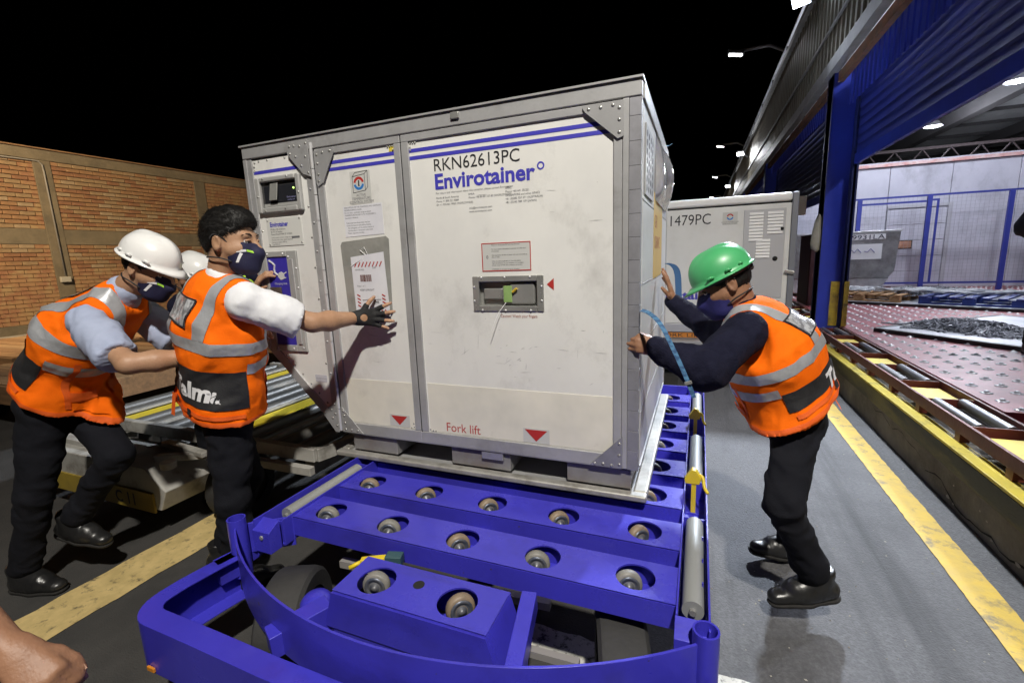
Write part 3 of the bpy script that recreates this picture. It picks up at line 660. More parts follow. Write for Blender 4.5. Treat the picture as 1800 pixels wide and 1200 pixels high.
# lettering on the wide door
yT = -.0012
text('RKN62613PC', .0725, (1.127,yT,Z0+1.3925), EX, EZ, ink, dr, width=.398)
text('Envirotainer', .0885, (1.128,yT,Z0+1.318), EX, EZ, sblue, dr, bold=.0026, width=.462)
mb = MB(); mb.pipe((1.618,yT+.0009,Z0+1.366), (1.618,yT,Z0+1.366), .0155, .0095, 28); build(mb, 'lettering', sblue, dr)
def lines(L, x, z, size, par, m=greyink, lead=1.25, y=yT, width=None):
    for i, s in enumerate(L):
        if s: text(s, size, (x,y,Z0+z-i*size*lead), EX, EZ, m, par)
lines(['For return and information about this container, please contact Envirotainer'], 1.133, 1.296, .0118, dr)
lines(['North & South America', 'Phone +1 800 221 8284', 'Or +1 972 661 9950 (WORLDWIDE)'], 1.133, 1.276, .0115, dr)
lines(['EMEA', 'Phone +46 84 89 107 80 (WORLDWIDE)', '', '', 'info@envirotainer.com', 'www.envirotainer.com'], 1.292, 1.280, .0115, dr)
lines(['APAC', 'Phone +65 641 05 221', '(SINGAPORE and other APAC)', '+61 (0)282 757 371 (AUSTRALIA)', '+81 (0)345 789 159 (JAPAN)'], 1.462, 1.290, .0115, dr)
lb = cb('warning_label', stick, 1.341, 1.566, .956, 1.076, -.0012, -.0002, dr)
mb = MB()
for (a, b, c, d) in ((1.341,1.566,.956,.960),(1.341,1.566,1.072,1.076),(1.341,1.345,.9601,1.0719),(1.562,1.566,.9601,1.0719)): mb.box((a,-.0019,c+Z0), (b,-.0013,d+Z0))
build(mb, 'red_border', sred, lb)
lines(['Please turn all switches OFF and close the cover', '', 'For more support instructions to evacuate the cable stand', 'this is empty', '', 'After application the door is closed, with only red handle up', 'door to close', '', 'Wenn die arbeit ausgefuehrt ist, bitte alle schalter', 'Nach dem gebrauch die tuer schliessen und verriegeln', 'bitte bis knopf auf OFF, dann schliessen und pruefen', '', 'WARNING: do not open during the transport'], 1.388, 1.064, .0066, lb, ink, 1.28, -.0017)
text('0', .02, (1.362,-.0017,Z0+1.01), EX, EZ, ink, lb)
text('Caution! Watch your fingers', .0185, (1.418,yT,Z0+.757), EX, EZ, mat('print_brown', (.30,.07,.04), .6), dr, width=.168)
def tri(pts, m, par, y=-.003, t=.0006): return poly('red_triangle', m, pts, y, t, par)
tri([(1.632,.897),(1.662,.922),(1.662,.872)], sred, dr, -.0012)
st1 = cb('sticker', stick, .782, .902, .197, .258, -.0032, -.0024, dl); tri([(.792,.252),(.888,.252),(.840,.205)], sred, st1, -.0042)
st2 = cb('sticker', stick, 1.505, 1.628, .195, .262, -.0032, -.0024, dr); tri([(1.513,.256),(1.618,.256),(1.566,.203)], sred, st2, -.0042)
text('Fork lift', .062, (1.107,-.0031,Z0+.203), EX, EZ, sred, dr, width=.18)
def scuffs(par, x0, x1, z0, z1, n, seed):
    R = random.Random(seed); mb = MB()
    for i in range(n):
        x = R.uniform(x0, x1); z = R.uniform(z0, z1); L = R.choice((.01,.02,.04,.07))*R.uniform(.5,1.2); w = R.uniform(.0006,.0022); a = R.choice((0,0,.1,-.08,1.5,.6))
        dx, dz = math.cos(a)*L/2, math.sin(a)*L/2; nx, nz = -math.sin(a)*w, math.cos(a)*w
        mb.add([(x-dx,-.0006,z-dz+Z0),(x-dx*.2+nx,-.0006,z-dz*.2+nz+Z0),(x+dx,-.0006,z+dz+Z0),(x+dx*.1-nx,-.0006,z+dz*.1-nz+Z0)], [(0,1,2,3)])
    build(mb, 'scuff_marks', mat('scuff_grey', (.36,.355,.35), .7, col2=(.56,.555,.54), nscale=40), par, kind='stuff')
scuffs(dr, 1.05, 1.88, .45, .78, 22, 1); scuffs(dr, 1.05, 1.88, .95, 1.30, 8, 2); scuffs(dl, .54, .92, .45, .74, 8, 3); scuffs(dr, 1.36, 1.56, .54, .64, 16, 4)
# recessed latch
lt = build(MB(), 'latch', steel, dr) if False else None
mb = MB()
for (a, b, c, d) in ((1.290,1.320,.783,.936),(1.588,1.618,.783,.936),(1.3201,1.5879,.783,.808),(1.3201,1.5879,.911,.936)): mb.box((a,-.006,c+Z0), (b,.004,d+Z0))
lt = build(mb, 'latch_frame', steel, dr, bevel=.004)
mb = MB().box((1.30,.034,.79+Z0), (1.61,.038,.93+Z0)).box((1.305,.0045,.80+Z0), (1.3125,.034,.918+Z0)).box((1.595,.0045,.80+Z0), (1.602,.034,.918+Z0)).box((1.3126,.0045,.795+Z0), (1.5949,.034,.8025+Z0)).box((1.3126,.0045,.9155+Z0), (1.5949,.034,.923+Z0))
build(mb, 'latch_tray', steel, lt)
cb('latch_bar', steel, 1.335, 1.425, .835, .882, .014, .033, lt, .004)
cb('latch_paddle', steel, 1.462, 1.575, .812, .905, .006, .030, lt, .008)
cb('paddle_tab', steel, 1.425, 1.46, .832, .888, .004, .03, lt, .006)
cb('seal_tag', mat('green_tag', (.20,.33,.10), .5, col2=(.26,.4,.14), nscale=20), 1.435, 1.474, .822, .893, -.0005, .0035, lt, .004)
mb = MB().tube([(1.478,-.002,Z0+.866),(1.498,-.004,Z0+.882)], .0055, 8); build(mb, 'yellow_tag', mat('yellow_tag', (.62,.42,.03), .45), lt)
rivets([(1.335,.930),(1.445,.930),(1.56,.930),(1.335,.789),(1.445,.789),(1.56,.789),(1.298,.89),(1.298,.83),(1.61,.89),(1.61,.83)], -.006, lt, .005, chrome)
build(MB().tube([(1.447,-.004,Z0+.822),(1.42,-.03,Z0+.78),(1.388,-.045,Z0+.70)], .0013, 6), 'seal_wire', mat('wire_white', (.75,.75,.75), .4), lt)
# narrow door: logo, paper, pouch
mb = MB()
for q in (((.683,.0),(.757,.0)),): pass
lg = cb('logo_sticker', stick, .672, .788, 1.288, 1.436, -.0011, -.0003, dl)
def lineart(segs, w, m, par, y): 
    mb = MB()
    for (a, b) in segs: mb.bar((a[0],y,a[1]+Z0), (b[0],y,b[1]+Z0), w, .0004, (0,1,0))
    return build(mb, 'line_art', m, par)
lineart([((.686,1.340),(.757,1.347)),((.757,1.347),(.757,1.420)),((.757,1.420),(.686,1.413)),((.686,1.413),(.686,1.340)),((.686,1.413),(.703,1.430)),((.703,1.430),(.775,1.434)),((.775,1.434),(.757,1.420)),((.775,1.434),(.772,1.362)),((.772,1.362),(.757,1.347))], .0022, ink, lg, -.0016)
def arc(cx, cz, r0, r1, a0, a1, m, y, par):
    n = 16; vs = []; fs = []
    for k in range(n+1):
        a = math.radians(a0+(a1-a0)*k/n); vs += [(cx+r0*math.cos(a),y,cz+r0*math.sin(a)+Z0),(cx+r1*math.cos(a),y,cz+r1*math.sin(a)+Z0)]
        if k: fs.append((2*k-2,2*k-1,2*k+1,2*k))
    return build(MB().add(vs, fs), 'ring_mark', m, par)
arc(.7215,1.381,.018,.030,10,170,sred,-.0016,lg); arc(.7215,1.381,.018,.030,190,350,mat('mark_blue', (.03,.18,.5), .5),-.0016,lg)
lineart([((.7215,1.368),(.7215,1.394))], .007, ink, lg, -.0017)
for i, s in enumerate(('ACTIVE', 'TEMPERATURE', 'CONTROL SYSTEM')): text(s, .0165, (.729,-.0016,Z0+1.322-.0155*i), EX, EZ, greyink, lg, align='CENTER')
pp = build(MB().prism([(.617,1.139),(.842,1.144),(.842,1.286),(.614,1.281)], (0,-.0018,Z0), EX, EZ, (0,1,0), .0012), 'paper_notice', paper, dl)
lines(['DESCRIPTION OF THE CONTENTS AND HANDLING', 'PROPER SHIPPING NAME:', 'Do not delay - perishable cargo on board', 'TEMPERATURE RANGE +2 TO +8 DEGREES C', 'Consignee reference:', '', '  Keep away from direct heat, load last', '  Check the battery state before loading', '     For emergency call the number below or', '     see the paper in the pouch underneath', '   Shipper signature and date'], .622, 1.272, .0092, pp, greyink, 1.28, -.0023)
film = mat('pouch_film', (.30,.30,.28), .25, col2=(.24,.24,.22), nscale=7, bump=.5, bscale=14, coat=.4)
po = build(MB().prism([(.588,.765),(.63,.745),(.835,.748),(.853,.77),(.866,1.12),(.852,1.134),(.588,1.118),(.578,1.10)], (0,-.0045,Z0), EX, EZ, (0,1,0), .004), 'document_pouch', film, dl, bevel=.002)
tp = build(MB().prism([(.645,.752),(.846,.757),(.835,1.062),(.640,1.043)], (0,-.012,Z0), EX, EZ, (0,1,0), .0012), 'shipping_tag', paper, po)
build(MB().tube([(.735,-.008,Z0+1.045),(.70,-.012,Z0+1.075),(.728,-.014,Z0+1.088),(.742,-.009,Z0+1.05),(.64,-.016,Z0+1.0)], .0016, 6), 'tag_string', mat('wire_white', (.75,.75,.75), .4), po)
lineart([((.66+.021*k,.995),(.674+.021*k,1.018)) for k in range(8)], .005, sred, tp, -.0135)
mb = MB(); x = .688
while x < .752: w = random.uniform(.0012,.004); mb.box((x,-.0134,Z0+.925), (x+w,-.0126,Z0+.957)); x += w+random.uniform(.001,.003)
build(mb, 'barcode', mat('barcode_brown', (.12,.04,.03), .6), tp)
text('HAWB NO.', .011, (.66,-.0132,Z0+.978), EX, EZ, greyink, tp); text('LIM', .013, (.765,-.0132,Z0+.985), EX, EZ, greyink, tp); text('Piece 1 of 1', .0105, (.665,-.0132,Z0+.900), EX, EZ, greyink, tp); text('KEEP UPRIGHT', .013, (.68,-.0132,Z0+.880), EX, EZ, greyink, tp); text('LIM', .02, (.757,-.0132,Z0+.815), EX, EZ, greyink, tp)
sg = [((.668,.865),(.668,.80)),((.818,.868),(.818,.80))]
lineart([((.660,.862-.017*k),(.678,.853-.017*k)) for k in range(4)]+[((.808,.862-.017*k),(.826,.853-.017*k)) for k in range(4)]+[((.672+.021*k,.790),(.682+.021*k,.774)) for k in range(8)], .0055, sred, tp, -.0135)
lineart([((.69,.835),(.80,.838)),((.755,.824),(.785,.83))], .0016, ink, tp, -.0135)
# service panel: control unit, plate, charging unit
fu = mat('control_frame_grey', (.42,.42,.41), .5, .2, col2=(.36,.36,.35), nscale=6)
mb = MB()
for (a, b, c, d) in ((.074,.104,1.284,1.462),(.347,.377,1.284,1.462),(.1041,.3469,1.284,1.313),(.1041,.3469,1.437,1.462)): mb.box((a,-.022,c+Z0), (b,-.0002,d+Z0))
cu = build(mb, 'control_unit', fu, lp, bevel=.008, seg=3)
mb = MB().box((.104,-.004,1.313+Z0), (.347,-.0006,1.437+Z0)); build(mb, 'control_recess', mat('control_dark', (.04,.04,.042), .35), cu)
cb('control_screen', mat('screen_dark', (.02,.021,.026), .12), .118, .335, 1.334, 1.418, -.006, -.0042, cu, .002)
cb('control_sill', fu, .115, .340, 1.314, 1.330, -.012, -.0045, cu, .002)
build(MB().prism([(0,0),(.052,0),(.052,.085),(0,.085)], (.172,-.030,Z0+1.343), EX, (0,.18,1), (0,1,0), .006), 'cover_clip', steel, cu, bevel=.004)
build(MB().lathe((.322,-.0065,Z0+1.397), (0,-1,0), [(.0045,0),(.004,.002),(0,.003)], 10), 'green_light', emitter('led_green', (.55,1,.1), 4), cu)
text('Envirotainer', .0125, (.270,-.0064,Z0+1.352), EX, EZ, mat('screen_text', (.25,.25,.45), .5), cu); text('cooling unit', .0105, (.273,-.0064,Z0+1.340), EX, EZ, mat('screen_text', (.25,.25,.45), .5), cu)
rivets([(.135,1.452),(.30,1.452),(.088,1.37),(.366,1.37),(.13,1.296),(.27,1.30)], -.0225, cu, .006, steel)
pl = cb('data_plate', mat('plate_ivory', (.6,.6,.575), .45), .102, .343, 1.117, 1.259, -.0035, -.0003, lp, .001)
text('Envirotainer', .033, (.127,-.0042,Z0+1.216), EX, EZ, sblue, pl, bold=.0012, width=.125)
lines(['PO Box 106, Sollentuna', 'SE-191 23 Sweden', 'Patent US 6,519,948  EP 1012525'], .128, 1.199, .0108, pl, ink, 1.15, -.0042)
lines(['Serial number and tare weight of unit', 'Manufactured under quality approval', 'Max gross weight 1588 kg', 'Type RKN t2'], .128, 1.158, .0098, pl, greyink, 1.2, -.0042)
cb('plate_stamp', greyink, .270, .322, 1.153, 1.163, -.0042, -.0036, pl)
rivets([(.113,1.248),(.332,1.25),(.113,1.127),(.334,1.13)], -.0036, pl, .005, steel)
mb = MB()
for (a, b, c, d) in ((.062,.078,.558,1.091),(.222,.289,.558,1.091),(.0781,.2219,1.062,1.091),(.0781,.2219,.558,.592)): mb.box((a,-.013,c+Z0), (b,-.0002,d+Z0))
ch = build(mb, 'charging_unit', fu, lp, bevel=.004)
cb('channel', alu, .242, .268, .60, 1.05, -.020, -.0135, ch, .004)
bl = cb('blue_cover', mat('cover_blue', (.045,.035,.36), .4, col2=(.04,.03,.3), nscale=5), .0785, .2215, .593, 1.061, -.006, -.0006, ch)
plug = mat('plug_grey', (.55,.55,.56), .5)
build(MB().tube([(.090,-.0075,Z0+1.045),(.110,-.0075,Z0+1.035),(.128,-.0075,Z0+1.020),(.122,-.0075,Z0+.998),(.125,-.0075,Z0+.980),(.145,-.0075,Z0+.968)], .0052, 6), 'plug_symbol', plug, bl)
poly('plug_symbol', plug, [(.140,.962),(.152,.980),(.170,.985),(.186,.975),(.188,.956),(.178,.945),(.160,.942)], -.0078, .0015, bl)
lineart([((.182,.972),(.206,.982)),((.178,.950),(.200,.954))], .006, plug, bl, -.0078)
text('Charging Unit', .0155, (.112,-.0068,Z0+.918), EX, EZ, plug, bl)
cb('connector_cover', mat('connector_dark', (.055,.04,.035), .4, col2=(.1,.08,.07), nscale=30), .082, .160, .815, .905, -.016, -.0062, bl, .004)
rivets([(.09,1.077),(.20,1.077),(.235,1.06),(.282,1.0),(.282,.9),(.282,.8),(.282,.7),(.09,.575),(.2,.575),(.27,.58)], -.0135, ch, .006, chrome)
cb('small_label', mat('label_lilac', (.5,.5,.55), .5), .315, .395, .395, .435, -.0012, -.0003, lp)
text('CAUTION lift here', .009, (.32,-.0016,Z0+.412), EX, EZ, greyink, lp)
# right side wall
xs = 2.0
sw = mat('side_panel_white', (.66,.66,.65), .4, col2=(.58,.58,.57), nscale=2, grime=(.42,.41,.4), gscale=3, glo=.58, ghi=.85, bump=.12, bscale=4)
def sbox(name, m, y0, y1, z0, z1, x0, x1, parent=ct, bevel=0.0): return build(MB().box((x0,y0,z0+Z0), (x1,y1,z1+Z0)), name, m, parent, bevel=bevel)
for (a, b) in ((.135,.355), (.359,.62), (.624,.885), (.889,1.21), (1.214,1.56)): sbox('side_panel', sw, .05, D-.03, a, b, 1.992, 2.006, bevel=.002)
sbox('side_post', alu, D-.029, D+.0, .13, 1.60, 1.985, 2.012, bevel=.003); sbox('side_rail', alu, .035, D, 1.562, 1.618, 1.985, 2.013, bevel=.004)
sbox('side_rail', alu, .035, D-.03, .124, .134, 1.985, 2.012)
for z in (.357,.622,.887,1.212): sbox('seam_strip', alu, .05, D-.03, z-.002, z+.002, 1.99, 2.0072)
vg = sbox('vent_plate', alu, .11, .42, 1.235, 1.50, 2.0065, 2.011, bevel=.002)
mb = MB()
for j in range(7):
    for k in range(4): mb.cyl((2.0112,.15+.072*k,Z0+1.265+.034*j), (2.0116,.15+.072*k,Z0+1.265+.034*j), .013, 12)
build(mb, 'vent_holes', dark, vg, kind='stuff')
yl = sbox('yellow_label', mat('label_yellow', (.62,.42,.10), .5, col2=(.58,.38,.09), nscale=8), .52, 1.02, .885, 1.29, 2.0065, 2.0078)
text('GRI', .09, (2.0082,.56,Z0+1.13), (0,1,0), EZ, mat('label_red', (.42,.10,.02), .5), yl); text('ORIINC', .09, (2.0082,.56,Z0+1.03), (0,1,0), EZ, mat('label_red', (.42,.10,.02), .5), yl)
# bulging clear film over the upper rear of the side
mb = MB(); n1, n2 = 14, 14; vs = []; fs = []
for i in range(n1):
    for j in range(n2):
        u, w = i/(n1-1), j/(n2-1); b = math.sin(math.pi*u)*math.sin(math.pi*w)
        vs.append((2.0075+.045*b**.6*(1+.35*math.sin(9*u+3*w))+.004*random.random()*b, .56+u*.80, Z0+1.26+w*.30))
for i in range(n1-1):
    for j in range(n2-1): fs.append((i*n2+j, (i+1)*n2+j, (i+1)*n2+j+1, i*n2+j+1))
build(MB().add(vs, fs), 'protective_film', mat('clear_film', (.7,.7,.72), .12, col2=(.5,.5,.53), nscale=9, coat=.6), ct, smooth=True)
rivets([], -.0, ct) if False else None
# strap hanging from the side to the dolly
stp = mat('strap_blue', (.025,.075,.18), .8, col2=(.07,.19,.34), nscale=90, stretch=(.2,1,1), lo=.45, hi=.55)
def ribbon(pts, w, side, m, name, parent=None, origin=None, t=.0015):
    vs = []; fs = []; side = [np.array(s, float) for s in side] if isinstance(side[0], (tuple, list)) else [np.array(side, float)]*len(pts)
    for p_, s_ in zip(pts, side):
        s_ = s_/np.linalg.norm(s_)*w/2; p_ = np.array(p_, float); vs += [p_-s_, p_+s_]
    for i in range(len(pts)-1): fs.append((2*i, 2*i+1, 2*i+3, 2*i+2))
    o = build(MB().add(vs, fs), name, m, parent, origin=origin); md = o.modifiers.new('thick', 'SOLIDIFY'); md.thickness = t; md.offset = 0; return o
def spline(P, n=8):
    P = [np.array(q, float) for q in P]; out = []
    for i in range(len(P)-1):
        a, b, c, d = P[max(i-1,0)], P[i], P[i+1], P[min(i+2,len(P)-1)]
        for k in range(n):
            t = k/n; out.append(.5*((2*b)+(-a+c)*t+(2*a-5*b+4*c-d)*t*t+(-a+3*b-3*c+d)*t**3))
    out.append(P[-1]); return out
st = thing('tie_down_strap', 'light blue tie down strap swinging from the container edge in front of the fleece sleeve', 'strap', (2.1,-.1,1.0))
sp = spline([(2.008,.02,1.305),(2.018,-.03,1.315),(2.055,-.11,1.312),(2.098,-.17,1.280),(2.146,-.19,1.190),(2.186,-.19,1.100),(2.212,-.185,1.032)], 8)
ribbon(sp, .015, [(.45+.009*i,.35,.55-.008*i) for i in range(len(sp))], stp, 'webbing', st)
build(MB().obox((2.192,-.192,1.085), (.012,0,.004), (0,.005,0), (-.002,0,.006)), 'buckle', steel, st, bevel=.003)
st2 = thing('tie_down_strap', 'short dark blue strap end hanging at the far side edge of the container', 'strap', (2.05,1.36,1.3))
ribbon(spline([(2.015,1.34,1.46),(2.06,1.37,1.44),(2.085,1.39,1.38),(2.095,1.39,1.22),(2.10,1.40,1.12)], 6), .045, (.8,.5,0), mat('strap_dark', (.04,.11,.25), .8), 'webbing', st2)
st3 = thing('tie_down_strap', 'blue strap end sticking out at the top rear corner of the container', 'strap', (2.0,1.3,2.1))
ribbon(spline([(1.99,1.20,2.152),(2.02,1.24,2.155),(2.035,1.27,2.17)], 4), .05, (.2,1,.3), stp, 'webbing', st3)
# ================================================================== BLUE CONTAINER DOLLY
bp_ = mat('dolly_blue_paint', (.050,.045,.50), .30, col2=(.042,.037,.43), nscale=3, ndetail=6, grime=(.03,.022,.28), gscale=5, glo=.55, ghi=.85, rvar=.12, coat=.15, bump=.06, bscale=40, chips=((.06,.045,.05), 26, .70, .73), streak=((.035,.03,.30), (2,9,4), .55, .75))
rolm = mat('dolly_roller', (.27,.28,.275), .5, .2, col2=(.32,.33,.325), nscale=3, stretch=(1,.15,1), grime=(.15,.15,.14), gscale=2.5, glo=.5, ghi=.75)
tyre = mat('tyre_rubber', (.022,.022,.022), .75, col2=(.035,.034,.033), nscale=5, bump=.2, bscale=60)
wheel_tan = mat('caster_tan', (.27,.20,.135), .5, col2=(.17,.135,.10), nscale=14); wheel_grey = mat('caster_grey', (.25,.235,.21), .5, col2=(.15,.15,.14), nscale=14)
hubm = mat('caster_hub', (.07,.09,.14), .4, .4, col2=(.16,.16,.17), nscale=20); yel = mat('stop_yellow', (.72,.55,.02), .42, col2=(.62,.46,.03), nscale=8)
DZ = .505
dy = thing('container_dolly', 'blue steel container dolly with caster deck and curved front rail', 'dolly', (1.42,.62,0))
def db(mb, name, m=bp_, parent=dy, **k): return build(mb, name, m, parent, **k)
BX0, BX1 = .672, 2.183
HX = [.80+.3138*k for k in range(5)]
def beam_mb(x0, x1, w, holes, h=.085):
    mb = MB(); mb.plate_holes(x0, x1, -w/2, w/2, DZ, .006, [(x, 0, .0625) for x in holes])
    mb.box((x0,-w/2,DZ-h), (x1,-w/2+.006,DZ-.0061)); mb.box((x0,w/2-.006,DZ-h), (x1,w/2,DZ-.0061))
    mb.box((x0,-w/2+.0061,DZ-h), (x1,w/2-.0061,DZ-h+.004))
    return mb
BY = [-.465,-.195,.088,.375,.662,.950,1.237,1.53]
beam0 = None
casters = []
def caster_mesh(m, seed):
    R = random.Random(seed); a = R.uniform(-.35,.35)-1.05; ax = np.array((math.cos(a), math.sin(a), .05)); w = .016
    mb = MB(); mb.lathe(-ax*w, ax, [(.012,-.004),(.016,-.002),(.03,0),(.04,.001),(.0455,.006),(.047,w),(.0455,2*w-.006),(.04,2*w-.001),(.03,2*w),(.016,2*w+.002),(.012,2*w+.004),(0,2*w+.004)], 20)
    hub = MB(); hub.lathe(ax*(w+.0005), ax, [(.036,0),(.034,.004),(.027,.004),(.025,.001),(.018,.001),(.016,.005),(.010,.005),(.009,.010),(0,.011)], 16).lathe(-ax*(w+.0005), -ax, [(.036,0),(.034,.004),(.027,.004),(.025,.001),(.018,.001),(.016,.005),(.010,.005),(.009,.010),(0,.011)], 16)
    sd = np.array((-ax[1], ax[0], 0)); 
    frk = MB()
    for s in (-1, 1): frk.bar(ax*(w+.013)*s+np.array((0,0,.0)), ax*(w+.013)*s+sd*.035+np.array((0,0,-.075)), .028, .003, ax)
    return mb, hub, frk
CV = []
frkm = mat('fork_zinc', (.35,.35,.37), .35, .8)
for i in range(5):
    t, h, f_ = caster_mesh(None, i); ms = []
    for q, nm in ((t, 'wheel'), (h, 'hub'), (f_, 'fork')):
        me = bpy.data.meshes.new(nm); me.from_pydata(q.v, [], q.f); me.update(); me.materials.append((wheel_tan if i % 2 == 0 else wheel_grey) if nm == 'wheel' else hubm if nm == 'hub' else frkm); me.shade_smooth()
        ms.append(me)
    CV.append(ms)
def caster(x, y, parent, i):
    ms = CV[i % 5]; o = link('caster', ms[0], None, parent); o.location = (x-.024-1.42, y+.004-.62, DZ-.036); 
    h = link('hub', ms[1], None, o); return o
for k, y in enumerate(BY):
    if beam0 is None: beam0 = build(beam_mb(BX0-1.42, BX1-1.42, .175, [q-1.42 for q in HX]), 'cross_beam', bp_, dy, origin=(0,0,0)); q = beam0
    else: q = copy_part(beam0, dy, (0,0,0))
    q.location = (0, y-.62, 0)
    for j, x in enumerate(HX):
        if k > 1 and x < 1.9 and k < 7: continue      # hidden below the container: no caster can show
        caster(x, y, dy, k*3+j*2+random.randrange(2))
db(MB().box((.70,-.36,.33), (.78,1.62,.419)).box((1.36,-.36,.33), (1.46,1.62,.419)).box((2.08,-.36,.33), (2.16,1.62,.419)), 'long_chassis_beam')
# side rails with rollers
for sx, x0, x1 in ((1, 2.186, 2.272), (-1, .575, .668)):
    xi, xo = (x0, x1) if sx > 0 else (x1, x0)
    db(MB().box((xi-.003,-.60,.40), (xi+.003,1.66,.515)), 'inner_rail', bevel=.0015)
    db(MB().box((xo-.003,-.655,.37), (xo+.003,1.84,.53)), 'outer_rail', bevel=.0015)
    db(MB().box((min(x0,x1)+.0035,-.60,.40), (max(x0,x1)-.0035,1.66,.406)), 'rail_floor')
    xm = (x0+x1)/2
    spans = ((-.545,-.075),(.30,.80),(1.20,1.63)) if sx > 0 else ((-.535,-.09),(.30,.80),(1.20,1.63))
    for a, b in spans: 
        r = db(MB().tube([(xm,a,.492),(xm,b,.492)], .031, 24), 'edge_roller', rolm, autos=40)
        build(MB().cyl((xm,a-.012,.492), (xm,b+.012,.492), .010, 8), 'axle', steel, r)
    for yy in (-.59,-.045,.27,.83,1.17,1.652): db(MB().box((min(x0,x1)+.0036,yy-.003,.4065), (max(x0,x1)-.0036,yy+.003,.50)), 'roller_bracket', bevel=.001)
    for yy in (-.45,-.33,-.2): db(MB().box((xo-.016*sx-.002,yy,.44), (xo-.016*sx+.002,yy+.006,.52)), 'rib')
    # sloping end plate towards the corner tube
    db(MB().prism([(-.61,.40),(-.665,.40),(-.665,.49),(-.61,.52)], (xi-.004,0,0), (0,1,0), (0,0,1), (1,0,0), (xo-xi)*.98), 'end_plate', bevel=.0015)
    build(MB().lathe((xm,-.665,.465), (0,-1,0), [(.010,0),(.009,.004),(0,.006)], 10), 'bolt', steel, dy)
# yellow locking stops
def stop(x, y, flip=1):
    t = db(MB().box((x-.010,y-.012,.41), (x+.010,y+.012,.545)), 'locking_stop', yel, bevel=.002)
    build(MB().prism([(-.035,0),(.022,.0),(.030,.028),(.008,.062),(-.008,.066),(-.038,.018)], (x,y-.016,.545), (1,0,0), (0,0,1), (0,1,0), .034), 'stop_head', yel, t, bevel=.003)
    build(MB().tube(spline([(x+.022,y,.585),(x+.036,y-.01,.575),(x+.042,y-.03,.545),(x+.056,y-.05,.528)], 4), .007, 8), 'lever', yel, t, smooth=True)
    build(MB().box((x-.03,y-.02,.395), (x+.026,y+.03,.412)), 'stop_base', bp_, t)
stop(2.222,.165); stop(2.222,1.0); stop(.622,.15)
# corner tubes
for x, y in ((.525,-.69), (2.262,-.672), (.525,1.90), (2.235,1.90)): db(MB().pipe((x,y,.30), (x,y,.548), .034, .0285, 24), 'corner_tube', autos=40)
db(MB().box((.56,1.86,.33), (2.20,1.875,.50)).box((2.17,1.66,.36), (2.19,1.86,.53)), 'rear_plate', bevel=.002)
# curved front rail (plate bent in an arc between the tubes)
def arcplate(xa, xb, ya, sag, z0, z1, t=.008, n=36, yb=None):
    yb = ya if yb is None else yb
    c = (xb-xa)/2; Rr = (c*c+sag*sag)/(2*sag); xm = (xa+xb)/2; vs = []; fs = []
    a0 = math.asin(c/Rr)
    for k in range(n+1):
        a = -a0+2*a0*k/n; x = xm+Rr*math.sin(a); y = ya+(yb-ya)*k/n-(Rr*math.cos(a)-(Rr-sag)); nx, ny = math.sin(a)*t, -math.cos(a)*t
        vs += [(x,y,z0),(x,y,z1),(x+nx,y+ny,z1),(x+nx,y+ny,z0)]
        if k:
            o = 4*(k-1)
            for q in range(4): fs.append((o+q, o+(q+1) % 4, o+4+(q+1) % 4, o+4+q))
    fs += [(0,1,2,3), (4*n+3,4*n+2,4*n+1,4*n)]
    return MB().add(vs, fs)
db(arcplate(.548,2.238,-.712,.285,.335,.520, yb=-.692), 'curved_front_rail', bevel=.0015)
db(MB().box((.53,-.655,.335), (.537,-.56,.50)).bar((.52,-.66,.44), (.672,-.55,.44), .008, .13), 'corner_gusset', bevel=.0015)
# outer bumper: flanged band running round the front
def band(path, z0, z1, flange):
    vs = []; fs = []; n = len(path); P = [np.array(q, float) for q in path]
    for i, p_ in enumerate(P):
        d = P[min(i+1,n-1)]-P[max(i-1,0)]; d /= np.linalg.norm(d); nrm = np.array((d[1],-d[0])); inn = -nrm
        a = p_; b = p_+inn*flange; c = p_+inn*.008
        vs += [(a[0],a[1],z0),(a[0],a[1],z1),(b[0],b[1],z1),(b[0],b[1],z1-.007),(c[0],c[1],z1-.0071),(c[0],c[1],z0+.007),(b[0],b[1],z0+.0069),(b[0],b[1],z0)]
        if i:
            o = 8*(i-1)
            for q in range(8): fs.append((o+q, o+(q+1) % 8, o+8+(q+1) % 8, o+8+q))
    return MB().add(vs, fs)
pth = [(.50,-.70),(.478,-.80),(.462,-.90)]
cx, cy, r = .575,-.965,.115
pth += [(cx+r*math.cos(a), cy+r*math.sin(a)) for a in [math.pi+k*math.pi/2/8 for k in range(9)]]
pth += [(.8,-1.083),(1.1,-1.09),(1.42,-1.092),(1.75,-1.09),(2.08,-1.083)]
cx = 2.225; pth += [(cx+r*math.cos(a), cy+r*math.sin(a)) for a in [-math.pi/2+k*math.pi/2/8 for k in range(9)]]
pth += [(2.335,-.90),(2.32,-.82),(2.30,-.73)]
db(band(pth, .225, .405, .07), 'front_bumper', bevel=.002)
build(MB().box((.565,-1.0885,.236), (.60,-1.0805,.252)), 'orange_glint', mat('glint_orange', (.6,.22,.02), .2, emis=None), dy, bevel=.002)  # orange glint on the bumper, put in as a coloured piece
db(MB().bar((.52,-.70,.36), (.50,-.78,.36), .05, .09), 'bumper_foot')
